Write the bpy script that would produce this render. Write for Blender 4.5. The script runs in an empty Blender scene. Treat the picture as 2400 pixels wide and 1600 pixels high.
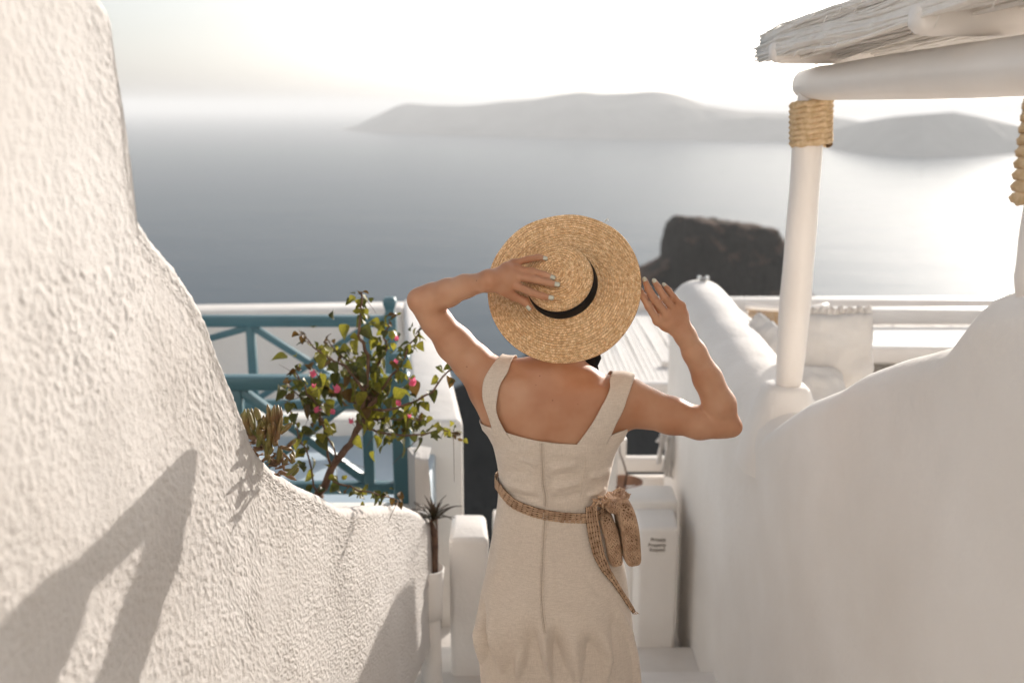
import bpy, bmesh, math, random
import numpy as np
from mathutils import Vector, Matrix, noise as mnoise
R = math.radians
rng = random.Random(7)
nrng = np.random.default_rng(11)

# ------------------------------------------------------------------ camera, sky, sun, exposure
scene = bpy.context.scene
coll = scene.collection
PITCH = R(13.28)
CT, ST = math.cos(PITCH), math.sin(PITCH)
CAMZ = 2.10
FPX = 2400 * 35.0 / 36.0
camd = bpy.data.cameras.new('camera'); cam = bpy.data.objects.new('camera', camd); coll.objects.link(cam)
cam.location = (0, 0, CAMZ); cam.rotation_euler = (R(90) - PITCH, 0, 0)
camd.lens = 35; camd.sensor_width = 36; camd.sensor_fit = 'HORIZONTAL'
camd.clip_start = 0.05; camd.clip_end = 300000
camd.dof.use_dof = True; camd.dof.focus_distance = 2.46; camd.dof.aperture_fstop = 2.5
scene.camera = cam

SUN_AZ, SUN_EL = R(31.0), R(15.2)          # to the right of the viewing direction (+Y), above the horizon
world = bpy.data.worlds.new('World'); scene.world = world; world.use_nodes = True
wn = world.node_tree.nodes; wl = world.node_tree.links
sky = wn.new('ShaderNodeTexSky'); sky.sky_type = 'NISHITA'; sky.sun_disc = False
sky.sun_elevation = SUN_EL; sky.sun_rotation = SUN_AZ
sky.altitude = 200; sky.air_density = 1.0; sky.dust_density = 2.8; sky.ozone_density = 2.0
bg = wn['Background']; bg.inputs['Strength'].default_value = 0.065
hsv = wn.new('ShaderNodeHueSaturation'); hsv.inputs['Saturation'].default_value = .30      # hazy air: paler than the clear-sky model
wl.new(sky.outputs[0], hsv.inputs['Color']); wl.new(hsv.outputs[0], bg.inputs['Color'])

sund = bpy.data.lights.new('sun', 'SUN'); sun = bpy.data.objects.new('sun', sund); coll.objects.link(sun)
sund.energy = 2.0; sund.angle = R(0.55); sund.color = (1.0, 0.915, 0.83)
sdir = Vector((math.sin(SUN_AZ) * math.cos(SUN_EL), math.cos(SUN_AZ) * math.cos(SUN_EL), math.sin(SUN_EL)))
sun.rotation_euler = sdir.to_track_quat('Z', 'Y').to_euler(); sun.location = (20, 40, 30)

vs = scene.view_settings
scene.display_settings.display_device = 'sRGB'
vs.view_transform = 'Standard'; vs.look = 'None'; vs.gamma = 1.0; vs.use_curve_mapping = False
vs.exposure = 1.57
scene.cycles.max_bounces = 10; scene.cycles.diffuse_bounces = 7; scene.cycles.volume_bounces = 1
scene.cycles.transparent_max_bounces = 8
scene.cycles.use_denoising = True
scene.cycles.sample_clamp_indirect = 6.0

# ------------------------------------------------------------------ pixel (2400 x 1600) to place
def ray(u, v):
    cx = (u - 1200) / FPX; cy = (800 - v) / FPX
    return Vector((cx, CT + cy * ST, -ST + cy * CT))
C0 = Vector((0, 0, CAMZ))
def Py(u, v, y):
    d = ray(u, v); return C0 + d * (y / d.y)
def Pz(u, v, z):
    d = ray(u, v); return C0 + d * ((z - CAMZ) / d.z)
def Pd(u, v, dep): return C0 + ray(u, v) * dep
def Px(u, v, x):
    d = ray(u, v); return C0 + d * (x / d.x)
def proj(P):
    """points (n,3) -> pixel u, v"""
    x, y, z = P[:, 0], P[:, 1], P[:, 2] - CAMZ
    dep = y * CT - z * ST
    return 1200 + FPX * x / dep, 800 - FPX * (y * ST + z * CT) / dep

# ------------------------------------------------------------------ scene bookkeeping
def tag(o, label=None, cat=None, group=None, kind=None):
    if label: o['label'] = label
    if cat: o['category'] = cat
    if group: o['group'] = group
    if kind: o['kind'] = kind
    return o
def thing(name, label, cat, loc=(0, 0, 0), group=None):
    o = bpy.data.objects.new(name, None); coll.objects.link(o); o.location = loc
    o.empty_display_size = 0.1
    return tag(o, label, cat, group)
def wloc(p):
    l = Vector(p.location)
    if p.parent is not None and p.type == 'EMPTY': l = Vector(p.location)
    return l
def adopt(o, parent):
    """parent without moving: thing roots are plain translated empties or meshes at the origin"""
    if parent is None: return o
    o.parent = parent
    root = parent
    while root.parent is not None: root = root.parent
    if parent is root:
        o.matrix_parent_inverse = Matrix.Translation(-Vector(root.location))
    return o
def link(name, me, m, parent=None, smooth=True):
    o = bpy.data.objects.new(name, me); coll.objects.link(o)
    if m is not None:
        me.materials.clear(); me.materials.append(m)
    if smooth:
        me.polygons.foreach_set('use_smooth', [True] * len(me.polygons))
    return adopt(o, parent)
def np_mesh(name, V, Fq):
    """V (n,3), Fq (m,k) index array or list of arrays"""
    me = bpy.data.meshes.new(name)
    V = np.asarray(V, dtype=np.float32)
    if isinstance(Fq, np.ndarray):
        k = Fq.shape[1]; m = Fq.shape[0]
        me.vertices.add(len(V)); me.vertices.foreach_set('co', V.ravel())
        me.loops.add(m * k); me.loops.foreach_set('vertex_index', Fq.astype(np.int32).ravel())
        me.polygons.add(m); me.polygons.foreach_set('loop_start', np.arange(0, m * k, k, dtype=np.int32))
        me.update(calc_edges=True); me.validate()
    else:
        me.from_pydata([tuple(map(float, p)) for p in V], [], [tuple(map(int, f)) for f in Fq]); me.update()
    return me
def grid_faces(nu, nv, cu=False, cv=False, off=0):
    iu = np.arange(nu if cu else nu - 1); iv = np.arange(nv if cv else nv - 1)
    a, b = np.meshgrid(iu, iv, indexing='ij'); a = a.ravel(); b = b.ravel()
    a2 = (a + 1) % nu; b2 = (b + 1) % nv
    return np.stack([a * nv + b, a2 * nv + b, a2 * nv + b2, a * nv + b2], 1) + off
class MB:
    """collects shapes for one mesh"""
    def __init__(s): s.v = []; s.f = []
    def add(s, V, F):
        o = len(s.v); s.v.extend([tuple(p) for p in V]); s.f.extend([tuple(int(i) + o for i in f) for f in F]); return s
    def box(s, c, size, rot=None):
        hx, hy, hz = [q / 2 for q in size]; M = rot.to_matrix() if hasattr(rot, 'to_matrix') else rot
        P = []
        for x, y, z in ((-1,-1,-1),(1,-1,-1),(1,1,-1),(-1,1,-1),(-1,-1,1),(1,-1,1),(1,1,1),(-1,1,1)):
            p = Vector((x * hx, y * hy, z * hz))
            if M is not None: p = M @ p
            P.append(p + Vector(c))
        return s.add(P, ((0,3,2,1),(4,5,6,7),(0,1,5,4),(1,2,6,5),(2,3,7,6),(3,0,4,7)))
    def bar(s, a, b, w, h, up=Vector((0, 0, 1))):
        a = Vector(a); b = Vector(b); d = (b - a); L = d.length; d.normalize()
        sx = d.cross(up).normalized(); sz = sx.cross(d).normalized()
        M = Matrix((sx, d, sz)).transposed()
        return s.box((a + b) / 2, (w, L, h), M)
    def tube(s, pts, rad, n=8, cap=True, flat=1.0, nrm=None):
        pts = [Vector(p) for p in pts]
        if not hasattr(rad, '__len__'): rad = [rad] * len(pts)
        V = []; prev = None
        for i, p in enumerate(pts):
            t = (pts[min(i + 1, len(pts) - 1)] - pts[max(i - 1, 0)]).normalized()
            if prev is None:
                ref = Vector(nrm) if nrm is not None else (Vector((0, 0, 1)) if abs(t.z) < .9 else Vector((1, 0, 0)))
                x = (ref - t * ref.dot(t)).normalized()
            else:
                x = (prev - t * prev.dot(t)).normalized()
            prev = x; y = t.cross(x)
            for k in range(n):
                a = 2 * math.pi * k / n
                V.append(p + (x * math.cos(a) * flat + y * math.sin(a)) * rad[i])
        F = []
        for i in range(len(pts) - 1):
            for k in range(n):
                k2 = (k + 1) % n
                F.append((i * n + k, i * n + k2, (i + 1) * n + k2, (i + 1) * n + k))
        if cap:
            F.append(tuple(range(n - 1, -1, -1))); F.append(tuple(range((len(pts) - 1) * n, len(pts) * n)))
        return s.add(V, F)
    def mesh(s, name):
        me = bpy.data.meshes.new(name); me.from_pydata(s.v, [], s.f); me.update(); return me
    def build(s, name, m, parent=None, smooth=False, bevel=0.0, seg=2):
        me = s.mesh(name)
        bm = bmesh.new(); bm.from_mesh(me)
        bmesh.ops.recalc_face_normals(bm, faces=bm.faces)
        if bevel > 0:
            bmesh.ops.bevel(bm, geom=list(bm.edges), offset=bevel, segments=seg, affect='EDGES', profile=0.5)
        bm.to_mesh(me); bm.free()
        o = link(name, me, m, parent, smooth=smooth or bevel > 0)
        return o

# vectorised value noise ------------------------------------------------------
_lat = nrng.random((64, 64, 64)).astype(np.float32)
def vnoise(P):
    P = np.asarray(P, dtype=np.float64); i = np.floor(P).astype(np.int64); f = P - i
    f = f * f * (3 - 2 * f); i &= 63; j = (i + 1) & 63
    x0, y0, z0 = i[:, 0], i[:, 1], i[:, 2]; x1, y1, z1 = j[:, 0], j[:, 1], j[:, 2]
    fx, fy, fz = f[:, 0], f[:, 1], f[:, 2]
    c00 = _lat[x0, y0, z0] * (1 - fx) + _lat[x1, y0, z0] * fx
    c10 = _lat[x0, y1, z0] * (1 - fx) + _lat[x1, y1, z0] * fx
    c01 = _lat[x0, y0, z1] * (1 - fx) + _lat[x1, y0, z1] * fx
    c11 = _lat[x0, y1, z1] * (1 - fx) + _lat[x1, y1, z1] * fx
    return ((c00 * (1 - fy) + c10 * fy) * (1 - fz) + (c01 * (1 - fy) + c11 * fy) * fz) * 2 - 1
def fbm(P, oct=4, gain=.5, lac=2.03):
    P = np.asarray(P, dtype=np.float64); s = 0; a = 1.0; t = 0
    for k in range(oct):
        s = s + a * vnoise(P * lac ** k + 17.3 * k); t += a; a *= gain
    return s / t

# ------------------------------------------------------------------ materials
MATS = {}
def mat(name, base, rough=.7, var=0.0, vscale=4.0, base2=None, bump=None, bump2=None, spec=.5, sss=0.0, trans=0.0, sheen=0.0, metallic=0.0, detail=5, coords='Object'):
    m = bpy.data.materials.new(name); m.use_nodes = True
    nt = m.node_tree; N = nt.nodes; L = nt.links; p = N['Principled BSDF']
    p.inputs['Roughness'].default_value = rough; p.inputs['Specular IOR Level'].default_value = spec
    p.inputs['Metallic'].default_value = metallic
    tc = N.new('ShaderNodeTexCoord')
    b2 = base2 if base2 is not None else tuple(max(0, c * (1 - var)) for c in base)
    if base2 is not None or var > 0:
        nz = N.new('ShaderNodeTexNoise'); nz.inputs['Scale'].default_value = vscale; nz.inputs['Detail'].default_value = detail
        L.new(tc.outputs[coords], nz.inputs['Vector'])
        rp = N.new('ShaderNodeValToRGB'); rp.color_ramp.elements[0].position = .35; rp.color_ramp.elements[1].position = .65
        rp.color_ramp.elements[0].color = (*b2, 1); rp.color_ramp.elements[1].color = (*base, 1)
        L.new(nz.outputs['Fac'], rp.inputs[0]); L.new(rp.outputs[0], p.inputs['Base Color'])
    else:
        p.inputs['Base Color'].default_value = (*base, 1)
    last = None
    for bb in (bump, bump2):
        if bb is None: continue
        sc, strength, dist = bb
        nb = N.new('ShaderNodeTexNoise'); nb.inputs['Scale'].default_value = sc; nb.inputs['Detail'].default_value = 4
        L.new(tc.outputs[coords], nb.inputs['Vector'])
        bu = N.new('ShaderNodeBump'); bu.inputs['Strength'].default_value = strength; bu.inputs['Distance'].default_value = dist
        L.new(nb.outputs['Fac'], bu.inputs['Height'])
        if last is not None: L.new(last.outputs[0], bu.inputs['Normal'])
        last = bu
    if last is not None: L.new(last.outputs[0], p.inputs['Normal'])
    if sss > 0:
        p.inputs['Subsurface Weight'].default_value = sss
        p.inputs['Subsurface Radius'].default_value = (1.0, .35, .2); p.inputs['Subsurface Scale'].default_value = .006
    if sheen > 0: p.inputs['Sheen Weight'].default_value = sheen
    if trans > 0:
        tr = N.new('ShaderNodeBsdfTranslucent'); mx = N.new('ShaderNodeMixShader'); mx.inputs[0].default_value = trans
        if base2 is not None or var > 0: L.new(rp.outputs[0], tr.inputs['Color'])
        else: tr.inputs['Color'].default_value = (*base, 1)
        L.new(p.outputs[0], mx.inputs[1]); L.new(tr.outputs[0], mx.inputs[2])
        L.new(mx.outputs[0], N['Material Output'].inputs['Surface'])
    MATS[name] = m
    return m
M_stucco = mat('rough_stucco', (.65, .625, .60), .9, base2=(.57, .54, .51), vscale=2.6, bump=(480, .4, .0014), bump2=(210, .45, .003), spec=.2)
M_plaster = mat('white_plaster', (.86, .83, .795), .75, base2=(.785, .745, .70), vscale=1.7, bump=(6, .3, .03), bump2=(60, .28, .006), spec=.3, detail=8)
M_wash = mat('whitewash_step', (.80, .77, .74), .8, base2=(.68, .64, .60), vscale=3.0, bump=(40, .3, .006), spec=.3)
M_paint = mat('white_wood_paint', (.85, .805, .76), .45, base2=(.80, .75, .70), vscale=3.0, bump=(22, .12, .006), bump2=(220, .08, .001), spec=.5)
M_reed = mat('painted_reed', (.88, .85, .81), .75, base2=(.82, .78, .73), vscale=14, bump=(90, .4, .004), spec=.25)
M_teal = mat('teal_paint', (.055, .138, .168), .42, base2=(.062, .15, .18), vscale=2.0, bump=(60, .12, .003), spec=.5)
M_bluefloor = mat('pale_blue_floor', (.56, .64, .70), .6, base2=(.46, .56, .64), vscale=2.5, bump=(30, .1, .004), spec=.4)
M_rope = mat('jute_rope', (.70, .53, .34), .9, base2=(.54, .38, .21), vscale=60, bump=(300, .6, .002), spec=.15)
M_skin = mat('skin', (.50, .275, .168), .46, base2=(.405, .185, .097), vscale=9, bump=(260, .12, .0012), spec=.35, sss=.12, detail=3)
def moles(m):
    nt = m.node_tree; N = nt.nodes; L = nt.links; p = N['Principled BSDF']; src = p.inputs['Base Color'].links[0].from_socket
    tc = N.new('ShaderNodeTexCoord'); vo = N.new('ShaderNodeTexVoronoi'); vo.inputs['Scale'].default_value = 28; L.new(tc.outputs['Object'], vo.inputs['Vector'])
    ct = N.new('ShaderNodeMath'); ct.operation = 'LESS_THAN'; ct.inputs[1].default_value = .05; L.new(vo.outputs['Distance'], ct.inputs[0])
    sp = N.new('ShaderNodeSeparateColor'); L.new(vo.outputs['Color'], sp.inputs[0])
    g = N.new('ShaderNodeMath'); g.operation = 'GREATER_THAN'; g.inputs[1].default_value = .45; L.new(sp.outputs[0], g.inputs[0])
    a = N.new('ShaderNodeMath'); a.operation = 'MULTIPLY'; L.new(ct.outputs[0], a.inputs[0]); L.new(g.outputs[0], a.inputs[1])
    f = N.new('ShaderNodeMath'); f.operation = 'MULTIPLY'; f.inputs[1].default_value = .75; L.new(a.outputs[0], f.inputs[0])
    mx = N.new('ShaderNodeMix'); mx.data_type = 'RGBA'; mx.inputs[7].default_value = (.16, .06, .03, 1)
    L.new(f.outputs[0], mx.inputs[0]); L.new(src, mx.inputs[6]); L.new(mx.outputs[2], p.inputs['Base Color'])
moles(M_skin)
M_nail = mat('nail_polish', (.50, .49, .40), .22, spec=.6)
M_hair = mat('brown_hair', (.05, .025, .012), .5, bump=(120, .5, .004))
M_ribbon = mat('black_ribbon', (.006, .006, .007), .75, bump=(400, .2, .001), spec=.25)
M_eye = mat('eye_white', (.7, .68, .65), .2)
M_raffia = mat('raffia', (.53, .36, .235), .7, base2=(.34, .21, .13), vscale=45, bump=(220, .5, .002), spec=.25)
M_raffia_core = mat('raffia_core', (.15, .085, .045), .9, bump=(140, .7, .004), spec=.1)
M_bark = mat('twig_bark', (.17, .10, .065), .85, base2=(.09, .05, .035), vscale=30, bump=(90, .6, .004))
M_leafs = [mat('leaf_green', (.095, .10, .014), .45, base2=(.042, .052, .008), vscale=18, trans=.35, bump=(50, .3, .003)),
           mat('leaf_yellow_green', (.32, .29, .035), .45, base2=(.13, .135, .015), vscale=18, trans=.45, bump=(50, .3, .003)),
           mat('leaf_bronze', (.13, .065, .018), .5, base2=(.09, .06, .012), vscale=18, trans=.4, bump=(50, .3, .003))]
M_pink = mat('bract_pink', (.72, .10, .22), .6, base2=(.85, .25, .37), vscale=40, trans=.45, bump=(70, .4, .003))
M_stamen = mat('flower_tube', (.75, .68, .55), .6)
M_succ = mat('succulent_green', (.15, .155, .035), .45, base2=(.17, .085, .035), vscale=16, sss=.06, bump=(60, .2, .003))
M_succ_dry = mat('succulent_dry', (.26, .15, .08), .85, base2=(.14, .08, .045), vscale=30, bump=(80, .6, .004))
M_soil = mat('planter_soil', (.20, .155, .12), .95, base2=(.12, .09, .065), vscale=12, bump=(60, .8, .01))
M_agave = mat('agave_dark', (.075, .045, .025), .6, base2=(.03, .035, .012), vscale=20)
M_terra = mat('terracotta', (.34, .19, .12), .85, base2=(.24, .13, .08), vscale=10, bump=(60, .3, .003))
M_cushion = mat('cushion_cotton', (.72, .70, .675), .9, base2=(.66, .63, .60), vscale=5, bump=(300, .25, .001), bump2=(14, .3, .012), spec=.2)
M_wicker = mat('wicker', (.50, .33, .15), .8, base2=(.34, .20, .085), vscale=25, bump=(120, .5, .003))
M_piping = mat('cushion_piping', (.24, .17, .125), .9)
M_ink = mat('sign_ink', (.15, .115, .085), .8)
M_dark = mat('lamp_metal', (.30, .29, .28), .35, metallic=.8)
M_glassy = mat('lamp_glass', (.75, .78, .78), .08, spec=.8)
M_zip = mat('zip_tape', (.36, .29, .225), .8)
M_zipp = mat('zip_pull', (.50, .40, .33), .45)
M_rock = mat('volcanic_rock', (.036, .034, .033), .95, base2=(.020, .020, .020), vscale=.06, bump=(.25, .9, 2.0), bump2=(1.2, .8, .5), spec=.1)
M_island = mat('island_slope', (.34, .32, .29), .95, base2=(.25, .235, .21), vscale=.003, bump=(.01, .6, 30), spec=.1)
M_hill = mat('dark_hillside', (.019, .020, .021), .95, base2=(.011, .012, .013), vscale=.12, bump=(.6, .8, 1.0), spec=.05)

# linen: fine woven threads in colour and relief
def linen():
    m = mat('linen', (.56, .455, .355), .92, spec=.15, sheen=.25)
    nt = m.node_tree; N = nt.nodes; L = nt.links; p = N['Principled BSDF']
    tc = N.new('ShaderNodeTexCoord')
    def thread(scale):
        mp = N.new('ShaderNodeMapping'); mp.inputs['Scale'].default_value = scale
        nz = N.new('ShaderNodeTexNoise'); nz.inputs['Scale'].default_value = 1; nz.inputs['Detail'].default_value = 3
        L.new(tc.outputs['Object'], mp.inputs[0]); L.new(mp.outputs[0], nz.inputs['Vector']); return nz
    a = thread((620, 620, 60)); b = thread((60, 60, 620)); c = thread((9, 9, 5))
    ad = N.new('ShaderNodeMath'); ad.operation = 'ADD'; L.new(a.outputs[0], ad.inputs[0]); L.new(b.outputs[0], ad.inputs[1])
    rp = N.new('ShaderNodeValToRGB'); rp.color_ramp.elements[0].position = .36; rp.color_ramp.elements[1].position = .64
    rp.color_ramp.elements[0].color = (.55, .47, .395, 1); rp.color_ramp.elements[1].color = (.69, .605, .52, 1)
    hf = N.new('ShaderNodeMath'); hf.operation = 'MULTIPLY'; hf.inputs[1].default_value = .5
    L.new(ad.outputs[0], hf.inputs[0]); L.new(hf.outputs[0], rp.inputs[0])
    mx = N.new('ShaderNodeMix'); mx.data_type = 'RGBA'; mx.blend_type = 'MULTIPLY'; mx.inputs[0].default_value = .35
    r2 = N.new('ShaderNodeValToRGB'); r2.color_ramp.elements[0].color = (.8, .74, .68, 1); r2.color_ramp.elements[1].color = (1, 1, 1, 1)
    L.new(c.outputs[0], r2.inputs[0]); L.new(rp.outputs[0], mx.inputs[6]); L.new(r2.outputs[0], mx.inputs[7])
    L.new(mx.outputs[2], p.inputs['Base Color'])
    bu = N.new('ShaderNodeBump'); bu.inputs['Strength'].default_value = .35; bu.inputs['Distance'].default_value = .0012
    L.new(hf.outputs[0], bu.inputs['Height']); L.new(bu.outputs[0], p.inputs['Normal'])
    return m
M_linen = linen()

def straw():
    m = mat('straw_braid', (.6, .4, .2), .62, spec=.35)
    nt = m.node_tree; N = nt.nodes; L = nt.links; p = N['Principled BSDF']
    uv = N.new('ShaderNodeUVMap'); uv.uv_map = 'braid'
    br = N.new('ShaderNodeTexBrick'); br.offset = .5
    br.inputs['Scale'].default_value = 1; br.inputs['Brick Width'].default_value = .0058; br.inputs['Row Height'].default_value = .0031
    br.inputs['Mortar Size'].default_value = .00035; br.inputs['Mortar Smooth'].default_value = .6; br.inputs['Bias'].default_value = .0
    br.inputs['Color1'].default_value = (.93, .72, .46, 1); br.inputs['Color2'].default_value = (.75, .48, .245, 1)
    br.inputs['Mortar'].default_value = (.36, .18, .07, 1)
    L.new(uv.outputs[0], br.inputs['Vector'])
    mp = N.new('ShaderNodeMapping'); mp.inputs['Scale'].default_value = (120, 110, 1)
    nz = N.new('ShaderNodeTexNoise'); nz.inputs['Scale'].default_value = 1; nz.inputs['Detail'].default_value = 4
    L.new(uv.outputs[0], mp.inputs[0]); L.new(mp.outputs[0], nz.inputs['Vector'])
    rp = N.new('ShaderNodeValToRGB'); rp.color_ramp.elements[0].position = .38; rp.color_ramp.elements[1].position = .68
    rp.color_ramp.elements[0].color = (.74, .64, .55, 1); rp.color_ramp.elements[1].color = (1.2, 1.2, 1.2, 1)
    L.new(nz.outputs[0], rp.inputs[0])
    mx = N.new('ShaderNodeMix'); mx.data_type = 'RGBA'; mx.blend_type = 'MULTIPLY'; mx.inputs[0].default_value = 1
    L.new(br.outputs['Color'], mx.inputs[6]); L.new(rp.outputs[0], mx.inputs[7]); L.new(mx.outputs[2], p.inputs['Base Color'])
    bu = N.new('ShaderNodeBump'); bu.inputs['Strength'].default_value = .6; bu.inputs['Distance'].default_value = .0012; bu.invert = True
    L.new(br.outputs['Fac'], bu.inputs['Height']); L.new(bu.outputs[0], p.inputs['Normal'])
    return m
M_straw = straw()

def water():
    m = mat('sea_water', (.010, .030, .056), .13, spec=.02)
    nt = m.node_tree; N = nt.nodes; L = nt.links; p = N['Principled BSDF']
    p.inputs['IOR'].default_value = 1.333
    tc = N.new('ShaderNodeTexCoord')
    last = None
    for sc, st, di in ((.005, .3, 12.0), (.03, .35, 2.5), (.2, .4, .5)):
        mp = N.new('ShaderNodeMapping'); mp.inputs['Scale'].default_value = (sc * .6, sc, sc); mp.inputs['Rotation'].default_value = (0, 0, .35)
        nz = N.new('ShaderNodeTexNoise'); nz.inputs['Scale'].default_value = 1; nz.inputs['Detail'].default_value = 4
        L.new(tc.outputs['Object'], mp.inputs[0]); L.new(mp.outputs[0], nz.inputs['Vector'])
        bu = N.new('ShaderNodeBump'); bu.inputs['Strength'].default_value = st; bu.inputs['Distance'].default_value = di
        L.new(nz.outputs[0], bu.inputs['Height'])
        if last: L.new(last.outputs[0], bu.inputs['Normal'])
        last = bu
    # wave slopes turn part of the reflection away: a rough sea mirrors the low sky only in part
    fr = N.new('ShaderNodeFresnel'); fr.inputs['IOR'].default_value = 1.333; L.new(last.outputs[0], fr.inputs['Normal'])
    fm = N.new('ShaderNodeMath'); fm.operation = 'MULTIPLY'; fm.inputs[1].default_value = .42; L.new(fr.outputs[0], fm.inputs[0])
    df = N.new('ShaderNodeBsdfDiffuse'); df.inputs['Color'].default_value = (.030, .062, .092, 1)
    gl = N.new('ShaderNodeBsdfGlossy'); gl.inputs['Roughness'].default_value = .19; L.new(last.outputs[0], gl.inputs['Normal'])
    mx = N.new('ShaderNodeMixShader'); L.new(fm.outputs[0], mx.inputs[0]); L.new(df.outputs[0], mx.inputs[1]); L.new(gl.outputs[0], mx.inputs[2])
    L.new(mx.outputs[0], N['Material Output'].inputs['Surface']); N.remove(p)
    return m
M_sea = water()
# ================================================================== SETTING
SEA_Z = -200.0
def disc(name, r, z, m, n=96):
    V = [(0, 0, z)]; F = []
    rr = [30, 120, 400, 1200, 4000, 12000, 30000, r]
    for q in rr:
        for k in range(n):
            a = 2 * math.pi * k / n; V.append((q * math.cos(a), q * math.sin(a), z))
    for k in range(n): F.append((0, 1 + k, 1 + (k + 1) % n))
    for i in range(len(rr) - 1):
        for k in range(n):
            k2 = (k + 1) % n
            F.append((1 + i * n + k, 1 + (i + 1) * n + k, 1 + (i + 1) * n + k2, 1 + i * n + k2))
    me = bpy.data.meshes.new(name); me.from_pydata(V, [], F); me.update()
    return link(name, me, m, None, False)
tag(disc('sea', 60000, SEA_Z, M_sea), kind='structure')

def lerp_tab(tab, x):
    xs = [t[0] for t in tab]; return np.interp(x, xs, [t[1] for t in tab])

# far island: a ridge with a skyline and a shore, both read off the photograph at a few kilometres
def island(name, sky_px, shore_px, depth, z_amp, n=220, m=26, thick=1500):
    us = np.linspace(sky_px[0][0], sky_px[-1][0], n)
    V = []
    for i, u in enumerate(us):
        vs_ = float(lerp_tab(sky_px, u)); vb = float(lerp_tab(shore_px, u))
        base = Pz(u, vb, SEA_Z - 1); edge = min(1, min(i, n - 1 - i) / 8)
        t = depth * edge
        dirh = Vector((base.x, base.y, 0)).normalized()
        cy = base.y + dirh.y * t * .55
        crest = Py(u, vs_, max(cy, base.y + 1)); crest.z = max(crest.z, SEA_Z + 2)
        for j in range(m):
            f = j / (m - 1)
            if f <= .6:
                g = f / .6
                p = base.lerp(crest, g); p.z = SEA_Z - 1 + (crest.z - SEA_Z) * (g ** .85)
                k = math.sin(math.pi * min(1, g * 1.0))
            else:
                g = (f - .6) / .4
                p = crest + dirh * (thick * g); p.z = crest.z + (SEA_Z - 5 - crest.z) * g; k = .3 * math.sin(math.pi * g)
            V.append((p.x, p.y, p.z, k))
    V = np.array(V)
    P = V[:, :3].copy(); P[:, 2] *= .3
    nz = fbm(P * .0028, 5)
    V[:, 2] += nz * z_amp * V[:, 3]; V[:, 1] += fbm(P * .004 + 9, 4) * z_amp * 1.6 * V[:, 3]
    o = link(name, np_mesh(name, V[:, :3], grid_faces(n, m)), M_island)
    return tag(o, kind='structure')
D = 1.0204
sk1 = [(775,308),(800,304),(830,296),(880,272),(930,248),(955,242),(1010,246),(1080,247),(1122,245),(1180,238),(1255,232),(1310,222),(1360,215),(1410,220),(1470,218),(1530,213),(1560,216),(1600,226),(1653,247),(1735,260),(1837,264),(1920,269),(2000,280),(2080,300),(2160,338)]
sh1 = [(775,306),(918,313),(1100,319),(1326,325),(1600,329),(1837,333),(2000,338),(2160,340)]
island('island_hills', sk1, sh1, 1500, 55)
sk2 = [(1900,336),(1960,300),(2020,285),(2100,272),(2180,266),(2235,262),(2300,274),(2400,296),(2520,320),(2600,345)]
sh2 = [(1900,338),(1970,352),(2070,364),(2170,371),(2300,366),(2400,360),(2600,352)]
island('headland_hills', sk2, sh2, 700, 40, thick=900)

# dark volcanic slope that falls from the village and runs out to the rock
def nearmid_z(c): return c.z - 75 * c.y / 240
def slope():
    crest = [(-60, 70, -120), ]
    pts = [Py(880, 1010, 230), Py(980, 948, 233), Py(1060, 902, 236), Py(1140, 866, 240), Py(1218, 833, 245), Py(1330, 765, 265), Py(1420, 700, 300), Py(1520, 655, 340), Py(1700, 690, 380), Py(1905, 706, 405), Py(1990, 745, 420), Py(2300, 800, 450)]
    n = 160; m = 60
    xs = np.linspace(0, len(pts) - 1, n); V = []
    for s in xs:
        i = min(int(s), len(pts) - 2); f = s - i
        c = pts[i].lerp(pts[i + 1], f)
        near = Vector((c.x * .35 - 6, 40, nearmid_z(c))); nearmid = Vector((c.x * .8 - 4, c.y * .80, c.z - 62 * c.y / 240))
        far = c + Vector((-30, 90, 0)); far.z = SEA_Z - 3
        for j in range(m):
            g = j / (m - 1)
            if g < .35:
                q = g / .35; p = near.lerp(nearmid, q); p.z = near.z + (nearmid.z - near.z) * (q ** .6); k = q
            elif g < .7:
                q = (g - .35) / .35; p = nearmid.lerp(c, q); k = 1 - .75 * q
            else:
                q = (g - .7) / .3; p = c.lerp(far, q); k = .4
            V.append((p.x, p.y, p.z, k))
    V = np.array(V); nz = fbm(V[:, :3] * .05, 5); V[:, 2] += nz * 5 * V[:, 3]; V[:, 0] += fbm(V[:, :3] * .08 + 4, 4) * 3 * V[:, 3]
    return tag(link('hillside', np_mesh('hillside', V[:, :3], grid_faces(n, m)), M_hill), kind='structure')
slope()

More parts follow.
